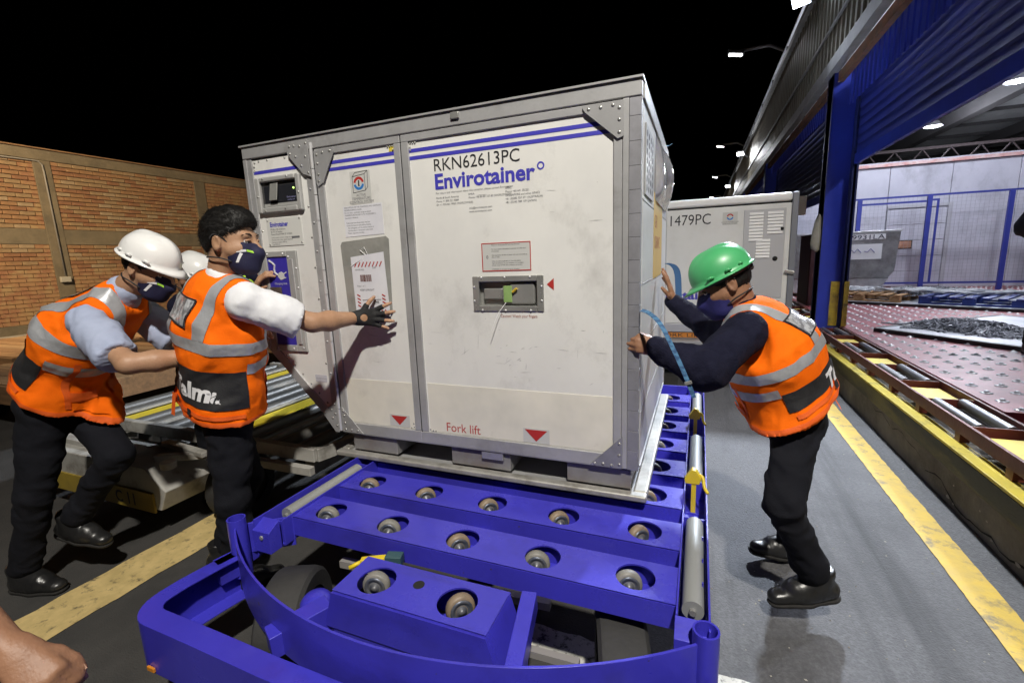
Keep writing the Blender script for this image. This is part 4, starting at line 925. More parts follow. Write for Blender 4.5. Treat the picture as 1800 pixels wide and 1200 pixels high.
# centre drawbar box with two casters
db(MB().plate_holes(1.145,1.695,-.835,-.655,.497,.006,[(1.256,-.748,.0635),(1.558,-.748,.0635)])
   .prism([(1.145,.4905),(1.695,.4905),(1.735,.36),(1.105,.36)], (0,-.841,0), (1,0,0), (0,0,1), (0,1,0), .006)
   .add([(1.145,-.835,.4905),(1.145,-.655,.4905),(1.105,-.655,.36),(1.105,-.835,.36)], [(0,1,2,3)]).add([(1.695,-.835,.4905),(1.695,-.655,.4905),(1.735,-.655,.36),(1.735,-.835,.36)], [(0,1,2,3)]).box((1.145,-.6545,.36), (1.695,-.649,.4905)), 'drawbar_box', bevel=.0)
build(MB().cyl((1.402,-.722,.4972), (1.402,-.722,.4978), .019, 20), 'port', dark, dy)
caster(1.268,-.742, dy, 1); caster(1.585,-.742, dy, 0)
db(MB().box((1.13,-.835,.33), (1.71,-.66,.358)).bar((1.74,-.60,.44), (1.80,-.96,.40), .05, .07).bar((1.09,-.80,.38), (1.0,-.97,.37), .07,.08).bar((1.735,-.66,.30), (1.735,-.93,.30), .03,.14), 'drawbar_frame', bevel=.004)
for (x, y, z, r) in ((1.02,-.79,.38,.055), (1.86,-.83,.33,.05)):
    db(MB().cyl((x,y,.20), (x,y,z), r*.92, 20), 'king_pin_housing', autos=40); db(MB().lathe((x,y,z), (0,0,1), [(r,0),(r*.95,.012),(r*.7,.028),(r*.35,.036),(0,.038)], 20), 'king_pin_cap', smooth=True)
db(MB().bar((1.0,-.78,.25), (1.9,-.78,.25), .09, .09), 'front_axle', bevel=.004)
lev = db(MB().bar((1.09,-.635,.452), (1.175,-.60,.458), .026, .018), 'brake_lever', yel, bevel=.003)
build(MB().tube([(1.095,-.633,.45),(1.06,-.665,.436)], .008, 8), 'lever_grip', yel, lev, smooth=True); build(MB().obox((1.205,-.588,.455), (.03,.008,0), (-.006,.02,0), (0,0,.018)), 'lever_bracket', mat('bracket_green', (.04,.09,.10), .5), lev, bevel=.003)
def road_wheel(c, ax, r=.19, w=.075, parent=dy):
    c = np.array(c, float); ax = np.array(ax, float); ax /= np.linalg.norm(ax)
    t = build(MB().lathe(c-ax*w, ax, [(r*.62,0),(r*.9,-.004),(r*.975,.008),(r,.03),(r,2*w-.03),(r*.975,2*w-.008),(r*.9,2*w+.004),(r*.62,2*w)], 40), 'road_wheel', tyre, parent, autos=35)
    build(MB().lathe(c-ax*(w-.012), ax, [(r*.62,0),(r*.60,.012),(r*.52,.03),(r*.3,.034),(r*.24,.02),(0,.018)], 28).lathe(c+ax*(w-.012), -ax, [(r*.62,0),(r*.60,.012),(r*.52,.03),(r*.3,.034),(r*.24,.015),(0,.010)], 28), 'wheel_rim', mat('rim_dark', (.05,.05,.055), .45, .4), t, autos=35)
    return t
road_wheel((.82,-.72,.195), (.92,.40,0)); road_wheel((2.02,-.52,.19), (.96,.25,0)); road_wheel((.86,1.5,.19), (1,0,0)); road_wheel((1.98,1.5,.19), (1,0,0))
db(MB().bar((.92,1.5,.19), (1.9,1.5,.19), .06,.06), 'rear_axle')
build(MB().bar((.86,-.50,.30), (1.75,-.42,.28), .03,.03).bar((1.2,-.62,.25), (1.9,-.60,.25), .025,.025), 'tie_rod', mat('tie_rod', (.4,.38,.36), .5, .4), dy)
# ================================================================== SECOND CONTAINER AND ITS DOLLY
c2 = thing('air_cargo_container', 'second white cargo container standing behind, with a grey louvred door', 'cargo container', (1.6,3.9,.52))
w2 = mat('container_white', (.70,.70,.69), .38, col2=(.64,.64,.63), nscale=2, grime=(.55,.54,.52), gscale=2, glo=.55, ghi=.85)
build(MB().box((-.02,3.9,.70), (3.095,6.05,1.995)), 'body', w2, c2, bevel=.008)
build(MB().box((-.03,3.885,2.012), (3.10,6.07,2.10)), 'roof_rail', mat('roof_white', (.78,.78,.78), .3), c2, bevel=.03, seg=4)
build(MB().box((-.02,3.91,1.9955), (3.095,6.04,2.0115)), 'roof_gap', dark, c2)
build(MB().box((3.0955,3.878,.60), (3.155,6.05,2.10)), 'corner_post', mat('post_grey', (.20,.21,.24), .45, .3), c2, bevel=.008)
sk = build(MB().box((-.02,3.885,.60), (3.095,6.05,.698)), 'skirt_rail', mat('skirt_aluminium', (.5,.5,.52), .4, .4), c2, bevel=.006)
build(MB().box((.0,3.92,.52), (3.09,6.0,.5985)), 'base', alu, c2)
fl = build(MB().box((.3,3.908,.530), (2.36,3.9195,.590)), 'orange_strip', mat('strip_orange', (.62,.22,.02), .5, col2=(.5,.18,.03), nscale=6), c2)
text('FORK LIFT', .062, (1.80,3.9065,.5375), EX, EZ, ink, fl, width=.475)
gd = build(MB().box((2.648,3.888,1.00), (3.045,3.8995,1.945)), 'service_door', mat('door_grey', (.46,.46,.48), .42), c2, bevel=.012, seg=3)
lv = mat('louvre_white', (.80,.80,.80), .35)
for (x0, x1, z1, n) in ((2.70,2.835,1.915,9), (2.875,3.02,1.915,7), (2.775,2.91,1.63,6)):
    for k in range(n): build(MB().prism([(0,0),(-.014,-.026),(-.010,-.030),(.0,-.030)], (x0,3.8875,z1-.034*k), (0,1,0), EZ, EX, x1-x0), 'louvre', lv, gd)
build(MB().lathe((2.965,3.8875,1.42), (0,-1,0), [(.026,0),(.024,.006),(.012,.008),(0,.008)], 18), 'door_lock', dark, gd, smooth=True)
build(MB().box((3.0,3.873,1.715), (3.03,3.8875,1.745)), 'door_catch', dark, gd, bevel=.004)
build(MB().bar((3.06,3.872,1.285), (3.15,3.86,1.265), .03,.035), 'post_latch', steel, c2, bevel=.006)
text('1479PC', .165, (1.862,3.8985,1.822), EX, EZ, ink, c2, width=.425)
text('Envirotainer', .135, (1.585,3.8985,.985), EX, EZ, sblue, c2, bold=.004, width=.865)
lg2 = build(MB().box((2.435,3.8985,1.80), (2.585,3.8995,1.935)), 'logo_sticker', stick, c2)
def arc2(cx, cz, r0, r1, a0, a1, m, y):
    vs = []; fs = []
    for k in range(13):
        a = math.radians(a0+(a1-a0)*k/12); vs += [(cx+r0*math.cos(a),y,cz+r0*math.sin(a)),(cx+r1*math.cos(a),y,cz+r1*math.sin(a))]
        if k: fs.append((2*k-2,2*k-1,2*k+1,2*k))
    build(MB().add(vs, fs), 'ring_mark', m, lg2)
arc2(2.51,1.885,.02,.034,10,170,sred,3.8975); arc2(2.51,1.885,.02,.034,190,350,mat('mark_blue', (.03,.18,.5), .5),3.8975)
text('ACTIVE TEMPERATURE', .017, (2.51,3.8975,1.825), EX, EZ, greyink, lg2, align='CENTER'); text('CONTROL SYSTEM', .017, (2.51,3.8975,1.807), EX, EZ, greyink, lg2, align='CENTER')
d2 = thing('container_dolly', 'second container dolly with a white deck under the rear container', 'dolly', (1.6,5,0))
build(MB().box((-.1,3.75,.40), (3.2,6.2,.515)), 'deck_frame', mat('dolly_grey', (.35,.35,.37), .5, .2), d2, bevel=.006)
for x in (.4,2.75):
    for y in (4.2,5.7): road_wheel((x,y,.19), (1,0,0), parent=d2)
t = build(MB().box((2.33,3.70,.50), (2.36,3.735,.60)), 'locking_stop', yel, d2, bevel=.002); build(MB().box((2.31,3.69,.5605), (2.40,3.7,.615)), 'stop_head', yel, t, bevel=.004)
# ================================================================== WHITE ROLLER DOLLY ON THE LEFT
wd_paint = mat('dolly_white_paint', (.40,.39,.36), .55, col2=(.30,.29,.265), nscale=4, grime=(.10,.08,.06), gscale=4, glo=.5, ghi=.72, bump=.1)  # white lowered to carry the shadows lying over this dolly
wr = mat('worn_shaded_roller', (.11,.108,.10), .45, .4, col2=(.17,.165,.155), nscale=4, stretch=(1,.2,1))  # roller grey darkened to stand in for the container's shadow
w1 = thing('roller_dolly', 'worn white dolly with grey rollers behind the two workers', 'dolly', (-.9,.8,0))
build(MB().box((-2.15,.03,.415), (.20,.075,.497)), 'front_rail', wd_paint, w1, bevel=.006)
build(MB().box((-2.15,1.75,.415), (.20,1.80,.497)), 'back_rail', wd_paint, w1, bevel=.006)
build(MB().bar((.20,.05,.455), (.30,.36,.455), .04, .08).bar((.30,.36,.455), (.31,1.8,.455), .04, .075), 'end_rail', wd_paint, w1, bevel=.005)
build(MB().bar((-.25,.0,.38), (.21,.0,.38), .04, .05), 'edge_tube', wd_paint, w1, bevel=.005)
for k in range(13):
    x = -2.05+.175*k; 
    if k in (2, 8): build(MB().box((x-.07,.085,.455), (x+.07,1.74,.464)), 'tread_plate', yplate, w1); continue
    build(MB().tube([(x,.08,.455),(x,1.745,.455)], .038, 18), 'roller', wr, w1, autos=40)
    if k % 3 == 1: build(MB().box((x+.065,.085,.47), (x+.10,1.74,.488)), 'slat', wd_paint, w1, bevel=.003)
for x in (-2.0,-1.0,.05): build(MB().box((x,.10,.30), (x+.07,1.72,.405)), 'cross_beam', wd_paint, w1, bevel=.004)
build(MB().box((-2.1,-.06,.24), (-1.92,.28,.40)), 'bracket', wd_paint, w1, bevel=.006); build(MB().box((-1.05,-.1,.20), (-.95,.3,.40)), 'bracket', wd_paint, w1, bevel=.006)
bx = build(MB().prism([(-2.0,.17),(-.62,.17),(-.55,.30),(-.72,.42),(-2.0,.42)], (0,-.34,0), EX, EZ, (0,1,0), .30), 'tow_end_box', wd_paint, w1, bevel=.008)
build(MB().box((-2.0,-.352,.155), (-.66,-.3405,.275)), 'number_plate', mat('plate_yellow', (.34,.24,.03), .55, col2=(.24,.17,.03), nscale=5), bx)
text('S', .105, (-1.80,-.3535,.18), EX, EZ, ink, bx, bold=.002); text('C 11', .105, (-1.02,-.3535,.18), EX, EZ, ink, bx, bold=.002)
build(MB().bar((-2.0,-.2,.435), (-1.0,-.2,.435), .10,.03).cyl((-1.85,-.2,.45), (-1.85,-.2,.475), .03, 12).bar((-.9,-.1,.46), (-.45,-.15,.46), .05,.03).bar((-.75,-.25,.44), (-.35,-.05,.44), .04,.04).cyl((-.55,-.3,.43), (-.55,-.3,.47), .04, 12), 'hitch', wd_paint, w1, bevel=.004)
road_wheel((-.42,.02,.2), (.95,.1,0), .2, .08, w1); road_wheel((-1.9,.5,.2), (1,0,0), .2, .08, w1); road_wheel((-1.9,1.5,.2), (1,0,0), .2, .08, w1); road_wheel((0.0,1.5,.2), (1,0,0), .2, .08, w1)
# brown plank trailers beyond
plankm = [mat('deck_plank_%d' % i, c, .8, col2=tuple(.7*q for q in c), nscale=5, stretch=(.4,5,5), bump=.2, grime=(.10,.06,.03), gscale=3, glo=.5, ghi=.75) for i, c in enumerate(((.34,.19,.085), (.28,.15,.065), (.38,.23,.11)))]
def plank_trailer(x0, x1, y0, y1, label, z=.50):
    t = thing('plank_trailer', label, 'trailer', ((x0+x1)/2, (y0+y1)/2, 0), 'plank trailers by the wall')
    n = int((y1-y0)/.20)
    for k in range(n):
        a = y0+(y1-y0)*k/n; build(MB().box((x0,a+.004,z-.035+random.uniform(-.004,.004)), (x1,a+(y1-y0)/n-.004,z+random.uniform(-.005,.005))), 'plank', plankm[k % 3], t)
    build(MB().box((x0-.02,y0-.03,z-.20), (x1+.02,y0-.002,z-.01)).box((x0-.02,y1+.002,z-.20), (x1+.02,y1+.03,z-.01)).box((x1+.002,y0,z-.20), (x1+.03,y1,z-.01)), 'side_board', plankm[1], t, bevel=.005)
    for x in (x0+.4, x1-.4):
        for y in (y0+.3, y1-.3): road_wheel((x,y,.17), (1,0,0), .17, .06, t)
plank_trailer(-5.6,-3.15,.35,2.4, 'nearer brown plank trailer behind the helmeted worker')
plank_trailer(-8.9,-6.1,1.2,3.6, 'farther brown plank trailer near the kerb')
plank_trailer(-5.5,-3.1,3.0,5.2, 'brown plank trailer standing beyond the white roller dolly')
# ================================================================== LAMPS
housing = mat('lamp_housing', (.16,.16,.17), .5, .4); polem = mat('lamp_pole', (.28,.29,.31), .5, .5)
def lamp_light(name, kind, loc, aim, power, col, parent, size=.2, spot=150):
    ld = bpy.data.lights.new(name, kind); ld.energy = power; ld.color = col
    if kind == 'SPOT': ld.spot_size = math.radians(spot); ld.spot_blend = .6; ld.shadow_soft_size = size
    elif kind == 'AREA': ld.shape = 'RECTANGLE'; ld.size = size; ld.size_y = size*.6
    else: ld.shadow_soft_size = size
    o = bpy.data.objects.new(name, ld); COL.objects.link(o); o.parent = parent
    o.location = Vector(loc)-Vector(parent.location); d = Vector(aim)-Vector(loc); o.rotation_euler = d.to_track_quat('-Z', 'Y').to_euler(); return o
def floodlight(loc, aim, label, key, arm=None, em=40, k=1.0, size=.16, group='floodlights on the terminal wall', spot=150):
    t = thing('floodlight', label, 'floodlight', loc, group); p = np.array(loc, float); d = np.array(aim, float)-p; d /= np.linalg.norm(d)
    r = np.cross(d, (0,0,1)); r /= np.linalg.norm(r); u = np.cross(r, d); s = .12
    build(MB().obox(p-d*.05, r*s, d*.045, u*s*.66), 'housing', housing, t, bevel=.015)
    build(MB().obox(p+d*.0, r*s*.9, d*.003, u*s*.56), 'lens', emitter('lens_'+key, LAMPS[key][1], em), t)
    build(MB().tube([p-d*.08, p-d*.12, np.array(arm)], .03, 8), 'bracket', polem, t)
    if k: lamp_light('lamp', 'SPOT', p+d*.03, aim, LAMPS[key][0]*k, LAMPS[key][1], t, size, spot)
    return t
floodlight((3.38,6.15,4.82), (.55,1.3,0), 'glaring white floodlight on the terminal wall, highest in view', 'flood', (3.62,6.2,4.95), 14, spot=68)
floodlight((3.38,16.4,4.72), (1.6,12,0), 'bright floodlight on a post further along the terminal wall', 'street', (3.62,16.5,4.6), 14, .6)
floodlight((3.38,24.0,4.60), (1.6,20,0), 'small far floodlight low at the end of the terminal wall', 'street', (3.62,24.1,4.5), 14, .6)
def mast(loc, aim, label, key, base, em=14, k=1.0, name='street_lamp', group='lamp masts over the yard', spot=150, size=.16):
    p = np.array(loc, float); t = thing(name, label, 'street lamp', (base[0], base[1], 0), group)
    d = np.array(aim, float)-p; d /= np.linalg.norm(d); r = np.cross(d, (0,1,0)); r /= np.linalg.norm(r); u = np.cross(r, d)
    build(MB().obox(p-d*.05, r*.22, d*.045, u*.11), 'lamp_head', housing, t, bevel=.02)
    build(MB().obox(p+d*.004, r*.17, d*.003, u*.08), 'lens', emitter('lens_'+key, LAMPS[key][1], em), t)
    build(MB().tube([(base[0],base[1],0),(base[0],base[1],p[2]*.97),(base[0]+(p[0]-base[0])*.4,base[1]+(p[1]-base[1])*.4,p[2]+.1),tuple(p-d*.08)], [.09,.06,.045,.04], 12), 'pole', polem, t, smooth=True)
    if k: lamp_light('lamp', 'SPOT', p+d*.03, aim, LAMPS[key][0]*k, LAMPS[key][1], t, size, spot)
    return t
mast((2.98,13.98,7.0), (1.6,13.4,0), 'nearest yard lamp mast, white panel lamp high above the containers', 'street', (4.4,14.0))
mast((3.05,26.7,7.0), (1.6,26,0), 'second yard lamp mast down the row', 'street', (4.4,26.7), k=.7)
mast((3.10,38.0,7.0), (1.6,37,0), 'third yard lamp mast down the row', 'street', (4.4,38.0), k=0)
mast((3.17,52.3,7.0), (1.6,51,0), 'farthest yard lamp mast just above the second container', 'street', (4.4,52.3), k=0)
mast((3.40,-3.7,6.3), (1.1,.3,.6), 'yard floodlight mast standing behind the photographer', 'yard', (4.6,-5.2), spot=82, size=.12)
mast((-8.6,-.6,7.2), (-12.6,7.0,1.5), 'warm sodium lamp mast lighting the brick wall', 'sodium', (-8.0,-2.5), spot=140, size=.25)
def highbay(loc, label, k=1.0):
    t = thing('high_bay_lamp', label, 'hall lamp', loc, 'high bay lamps in the hall'); p = np.array(loc, float)
    build(MB().lathe(p, (0,0,1), [(.26,0),(.24,.03),(.14,.16),(.06,.2),(.05,.30),(0,.31)], 20), 'reflector_hood', housing, t, smooth=True)
    build(MB().lathe(p, (0,0,-1), [(.235,-.01),(.2,.01),(0,.012)], 20), 'lens', emitter('lens_hall', LAMPS['hall'][1], 14), t)
    build(MB().cyl(p+np.array((0,0,.3)), (p[0],p[1],6.2), .015, 8), 'hanger', polem, t)
    if k: lamp_light('lamp', 'POINT', p-np.array((0,0,.30)), (p[0],p[1],0), LAMPS['hall'][0]*k, LAMPS['hall'][1], t, .22, 165)
highbay((9.45,19.1,5.4), 'high bay lamp deep in the hall beside the dark roof beam', .8)
highbay((9.45,14.5,5.4), 'high bay lamp over the cold room, at the edge of view', 1)
highbay((6.4,9.0,5.4), 'high bay lamp over the far pallets, behind the shutter', 1)
highbay((6.2,4.0,5.4), 'high bay lamp over the ball deck, behind the shutter', .8)
# ================================================================== PEOPLE: implicit surfaces meshed on a grid
_perm = np.random.default_rng(3).permutation(256); _perm = np.concatenate([_perm, _perm, _perm])
_val = np.random.default_rng(4).random(256)
def vnoise(P):
    i = np.floor(P).astype(int); f = P-i; f = f*f*(3-2*f); i &= 255; r = 0
    for dx in (0,1):
        wx = f[:,0] if dx else 1-f[:,0]
        for dy in (0,1):
            wy = f[:,1] if dy else 1-f[:,1]
            for dz in (0,1):
                wz = f[:,2] if dz else 1-f[:,2]
                h = _perm[_perm[_perm[(i[:,0]+dx) & 255]+((i[:,1]+dy) & 255)]+((i[:,2]+dz) & 255)]
                r = r+wx*wy*wz*_val[h]
    return r*2-1
def fbm(P, o=3):
    s = 0; a = 1
    for k in range(o): s = s+a*vnoise(P*(2**k)+17.3*k); a *= .5
    return s
def _n(v): v = np.array(v, float); return v/np.linalg.norm(v)
class Frame:
    def __init__(s, o, x, y, z): s.o = np.array(o, float); s.M = np.array([x, y, z], float)   # rows: local axes
    def w(s, p): return s.o+np.array(p, float)@s.M
    def d(s, p): return np.array(p, float)@s.M
class Field:
    """signed distance on a grid, filled shape by shape inside each shape's own box"""
    CAP = .05
    def __init__(s, lo, hi, h):
        s.lo = np.array(lo, float); s.h = h; s.n = np.ceil((np.array(hi)-s.lo)/h).astype(int)+1
        s.F = np.full(s.n, s.CAP, np.float32); s.ax = [s.lo[k]+h*np.arange(s.n[k]) for k in range(3)]
    def _sub(s, a, b):
        i0 = np.clip(np.floor((a-s.lo)/s.h).astype(int), 0, s.n); i1 = np.clip(np.ceil((b-s.lo)/s.h).astype(int)+1, 0, s.n)
        sl = tuple(slice(i0[k], i1[k]) for k in range(3))
        if any(i1[k] <= i0[k] for k in range(3)): return None, None
        X, Y, Z = np.meshgrid(*[s.ax[k][sl[k]] for k in range(3)], indexing='ij', sparse=False)
        return sl, np.stack([X, Y, Z], -1)
    def _mix(s, sl, d, k, op):
        A = s.F[sl]
        if op == 'u':
            if k > 0: h = np.clip(.5+.5*(d-A)/k, 0, 1); R = d+(A-d)*h-k*h*(1-h)
            else: R = np.minimum(A, d)
        elif op == 's':
            d = -d
            if k > 0: h = np.clip(.5-.5*(d-A)/k, 0, 1); R = d+(A-d)*h+k*h*(1-h)
            else: R = np.maximum(A, d)
        s.F[sl] = R
    def cone(s, a, b, ra, rb, k=.02, op='u', sq=None):
        """tapered capsule; sq=(axis, factor): flattened along axis"""
        a = np.array(a, float); b = np.array(b, float); r = max(ra, rb)*(1 if sq is None else max(1, sq[1]))+s.CAP+k
        sl, P = s._sub(np.minimum(a,b)-r, np.maximum(a,b)+r)
        if sl is None: return s
        ab = b-a; p = P-a
        if sq is not None:
            n = _n(sq[0]); q = (p@n)[..., None]*n; p = p+q*(1/sq[1]-1); ab = ab+(ab@n)*n*(1/sq[1]-1)
        t = np.clip((p@ab)/(ab@ab+1e-12), 0, 1); d = np.linalg.norm(p-t[..., None]*ab, axis=-1)-(ra+(rb-ra)*t)
        if sq is not None: d = d*min(1, sq[1])
        s._mix(sl, d.astype(np.float32), k, op); return s
    def ell(s, c, fr, r, k=.02, op='u'):
        c = np.array(c, float); R = max(r)+s.CAP+k; sl, P = s._sub(c-R, c+R)
        if sl is None: return s
        q = ((P-c)@fr.M.T)/np.array(r); k0 = np.linalg.norm(q, axis=-1); k1 = np.linalg.norm(q/np.array(r), axis=-1)+1e-9
        s._mix(sl, (k0*(k0-1)/k1).astype(np.float32), k, op); return s
    def box(s, c, fr, r, rad, k=.01, op='u'):
        c = np.array(c, float); R = np.linalg.norm(r)+s.CAP+k; sl, P = s._sub(c-R, c+R)
        if sl is None: return s
        q = np.abs((P-c)@fr.M.T)-(np.array(r)-rad); d = np.linalg.norm(np.maximum(q, 0), axis=-1)+np.minimum(q.max(-1), 0)-rad
        s._mix(sl, d.astype(np.float32), k, op); return s
    def cut(s, pt, n, k=0.0):
        """keep the side the normal points to"""
        n = _n(n); pt = np.array(pt, float)
        d = -((s.ax[0]-pt[0])[:, None, None]*n[0]+(s.ax[1]-pt[1])[None, :, None]*n[1]+(s.ax[2]-pt[2])[None, None, :]*n[2])
        if k: h = np.clip(.5-.5*(d-s.F)/k, 0, 1); s.F = (d+(s.F-d)*h+k*h*(1-h)).astype(np.float32)
        else: s.F = np.maximum(s.F, d).astype(np.float32)
        return s
    def mesh(s):
        F = s.F; S = F < 0
        C = np.zeros(np.array(F.shape)-1, np.int8)
        for dx in (0,1):
            for dy in (0,1):
                for dz in (0,1): C += S[dx:F.shape[0]-1+dx, dy:F.shape[1]-1+dy, dz:F.shape[2]-1+dz]
        act = np.argwhere((C > 0) & (C < 8)); idx = np.full(C.shape, -1, np.int64); idx[tuple(act.T)] = np.arange(len(act))
        acc = np.zeros((len(act), 3)); cnt = np.zeros(len(act))
        cor = [(x,y,z) for x in (0,1) for y in (0,1) for z in (0,1)]
        val = {c: F[act[:,0]+c[0], act[:,1]+c[1], act[:,2]+c[2]] for c in cor}
        for a in cor:
            for k in range(3):
                if a[k]: continue
                b = list(a); b[k] = 1; b = tuple(b); va, vb = val[a], val[b]; m = (va < 0) != (vb < 0)
                t = np.where(m, va/(va-vb+1e-12), 0); p = np.tile(np.array(a, float), (len(act), 1)); p[:, k] += t
                acc[m] += p[m]; cnt[m] += 1
        V = s.lo+s.h*(act+acc/cnt[:, None]); faces = []
        for k in range(3):
            o = [slice(None)]*3; o2 = [slice(None)]*3; o[k] = slice(0, -1); o2[k] = slice(1, None)
            A, B = S[tuple(o)], S[tuple(o2)]; e = np.argwhere(A != B); u, w = [q for q in range(3) if q != k]
            e = e[(e[:,u] > 0) & (e[:,w] > 0) & (e[:,u] < C.shape[u]) & (e[:,w] < C.shape[w])]
            inside = A[tuple(e.T)]
            def cell(du, dw):
                q = e.copy(); q[:,u] += du; q[:,w] += dw; return idx[tuple(q.T)]
            q = np.stack([cell(-1,-1), cell(0,-1), cell(0,0), cell(-1,0)], 1)
            flip = inside if k != 1 else ~inside
            q[~flip] = q[~flip][:, ::-1]; faces.append(q)
        Fc = np.concatenate(faces); Fc = Fc[(Fc >= 0).all(1)]
        return V, Fc
def vnormals(V, F):
    n = np.cross(V[F[:,2]]-V[F[:,0]], V[F[:,3]]-V[F[:,1]]); N = np.zeros_like(V)
    for k in range(4): np.add.at(N, F[:,k], n)
    return N/(np.linalg.norm(N, axis=1, keepdims=True)+1e-12)
def relax(V, F, it=2, lam=.5):
    for _ in range(it):
        S = np.zeros_like(V); c = np.zeros(len(V))
        for a, b in ((0,1),(1,2),(2,3),(3,0)):
            np.add.at(S, F[:,a], V[F[:,b]]); np.add.at(S, F[:,b], V[F[:,a]]); np.add.at(c, F[:,a], 1); np.add.at(c, F[:,b], 1)
        V = V+(S/c[:, None]-V)*lam
    return V
def folds(V, F, amp, fr=9.0, axis=None, fa=28.0, seed=0, it=1):
    """cloth folds: ridged noise pushed along the normals, stretched round a limb axis"""
    N = vnormals(V, F); P = V*fr
    if axis is not None: ax = _n(axis); P = P+np.outer(V@ax, ax)*(fa-fr)
    w = P+.6*np.stack([fbm(P*.5+11, 2), fbm(P*.5+31, 2), fbm(P*.5+51, 2)], 1)
    r = 1-2*np.abs(vnoise(w+seed*7.7)); g = .6*r+.4*vnoise(w*.45+seed*3.1)
    return V+N*(amp*g)[:, None]
def qmesh(name, V, F, m, parent, kind=None):
    me = bpy.data.meshes.new(name); org = np.array(root_of(parent).location) if parent is not None else 0
    me.from_pydata((V-org).tolist(), [], F.tolist()); me.update(); me.shade_smooth()
    return link(name, me, m, parent, kind=kind)
def patch(V, F, conds, off, name, m, parent):
    """a sewn-on piece: the part of a surface between planes, lifted off by off"""
    me = bpy.data.meshes.new(name); org = np.array(root_of(parent).location); keep = np.ones(len(F), bool)
    for pt, n in conds:
        d = (V-np.array(pt))@np.array(n); keep &= (d[F] > 0).any(1)
    F = F[keep]
    if not len(F): return None
    u, inv = np.unique(F, return_inverse=True); F2 = inv.reshape(F.shape); N = vnormals(V, np.asarray(FULL[0]) if False else F) if False else None
    bm = bmesh.new(); vs = [bm.verts.new(V[i]) for i in u]
    for f in F2:
        try: bm.faces.new([vs[i] for i in f])
        except ValueError: pass
    for pt, n in conds:
        bmesh.ops.bisect_plane(bm, geom=list(bm.verts)+list(bm.edges)+list(bm.faces), plane_co=Vector(pt), plane_no=Vector(n), clear_inner=True)
    bm.normal_update()
    for v in bm.verts: v.co = v.co+v.normal*off
    for v in bm.verts: v.co -= Vector(org)
    bm.to_mesh(me); bm.free(); me.shade_smooth()
    return link(name, me, m, parent)
def project_mesh(me, org, ux, uy, V, F, off, name, m, parent, cuts=3, maxe=.012):
    """lettering laid onto a curved garment"""
    ux, uy = Vector(_n(ux)), Vector(_n(uy)); un = ux.cross(uy); bvh = BVHTree.FromPolygons([tuple(v) for v in V], [tuple(f) for f in F])
    bm = bmesh.new(); bm.from_mesh(me); bmesh.ops.triangulate(bm, faces=bm.faces)
    for _ in range(cuts):
        es = [e for e in bm.edges if e.calc_length() > maxe]
        if not es: break
        bmesh.ops.subdivide_edges(bm, edges=es, cuts=1); bmesh.ops.triangulate(bm, faces=bm.faces)
    O = Vector(org); R = Vector(root_of(parent).location); bad = []
    for v in bm.verts:
        p = O+ux*v.co.x+uy*v.co.y; hit = bvh.ray_cast(p+un*.25, -un, .5)
        if hit[0] is None: bad.append(v)
        else: v.co = hit[0]+un*off-R
    bmesh.ops.delete(bm, geom=bad, context='VERTS'); bm.to_mesh(me); bm.free()
    while len(me.materials): me.materials.pop()
    return link(name, me, m, parent)
# ------------------------------------------------------------------ materials for people
skinA = mat('skin', (.42,.245,.15), .5, col2=(.36,.20,.115), nscale=14, bump=.12, bscale=120, spec=.4)
skinB = mat('skin_darker', (.30,.155,.09), .5, col2=(.24,.12,.07), nscale=14, bump=.15, bscale=110, spec=.4)
orange = mat('hivis_orange', (1.0,.17,.003), .8, col2=(.93,.145,.002), nscale=9, bump=.25, bscale=300, spec=.15, crease=(8,.7))
orange2 = mat('hivis_binding', (.80,.12,.010), .7, bump=.3, bscale=300)
tape = mat('reflective_tape', (.42,.43,.45), .38, .25, col2=(.36,.37,.39), nscale=14, bump=.15, bscale=60)
blackf = mat('black_fabric', (.012,.012,.014), .7, col2=(.02,.02,.022), nscale=10, bump=.2, bscale=200)
navyf = mat('navy_fleece', (.0075,.008,.020), .95, col2=(.012,.0125,.028), nscale=20, bump=.4, bscale=160, spec=.15, crease=(8,.8))
trouser = mat('dark_trousers', (.0055,.006,.0095), .9, col2=(.0085,.009,.013), nscale=8, bump=.25, bscale=220, spec=.2, crease=(7,.9))
whitesh = mat('white_shirt', (.74,.75,.78), .8, col2=(.70,.71,.75), nscale=8, bump=.15, bscale=260, crease=(8,.7))
bluesh = mat('pale_blue_shirt', (.38,.43,.58), .8, col2=(.34,.39,.54), nscale=8, bump=.15, bscale=260, crease=(8,.7))
hairm = mat('black_hair', (.006,.0055,.0055), .55, col2=(.011,.010,.009), nscale=40, spec=.3)
maskm = mat('navy_mask', (.009,.009,.045), .75, col2=(.007,.007,.036), nscale=9, bump=.2, bscale=220)
maskb = mat('blue_mask', (.014,.013,.11), .75, col2=(.011,.010,.09), nscale=9, bump=.2, bscale=220)
shoem = mat('black_leather', (.012,.012,.013), .32, col2=(.018,.018,.018), nscale=9, bump=.1, bscale=60, rvar=.1); solem = mat('shoe_sole', (.015,.014,.013), .8)
glovem = mat('black_glove', (.010,.010,.011), .75, bump=.3, bscale=200); eyew = mat('eye_white', (.7,.68,.66), .25); eyed = mat('iris_dark', (.02,.012,.008), .15)
idm = mat('clear_id_pocket', (.16,.16,.17), .2, col2=(.42,.43,.45), nscale=16, stretch=(3,3,.6), lo=.42, hi=.6, coat=.4)
whitet = mat('print_white', (.72,.72,.74), .6); limet = mat('print_lime', (.40,.75,.06), .6)
lime = mat('hivis_lime', (.45,.75,.05), .75, bump=.25, bscale=300)
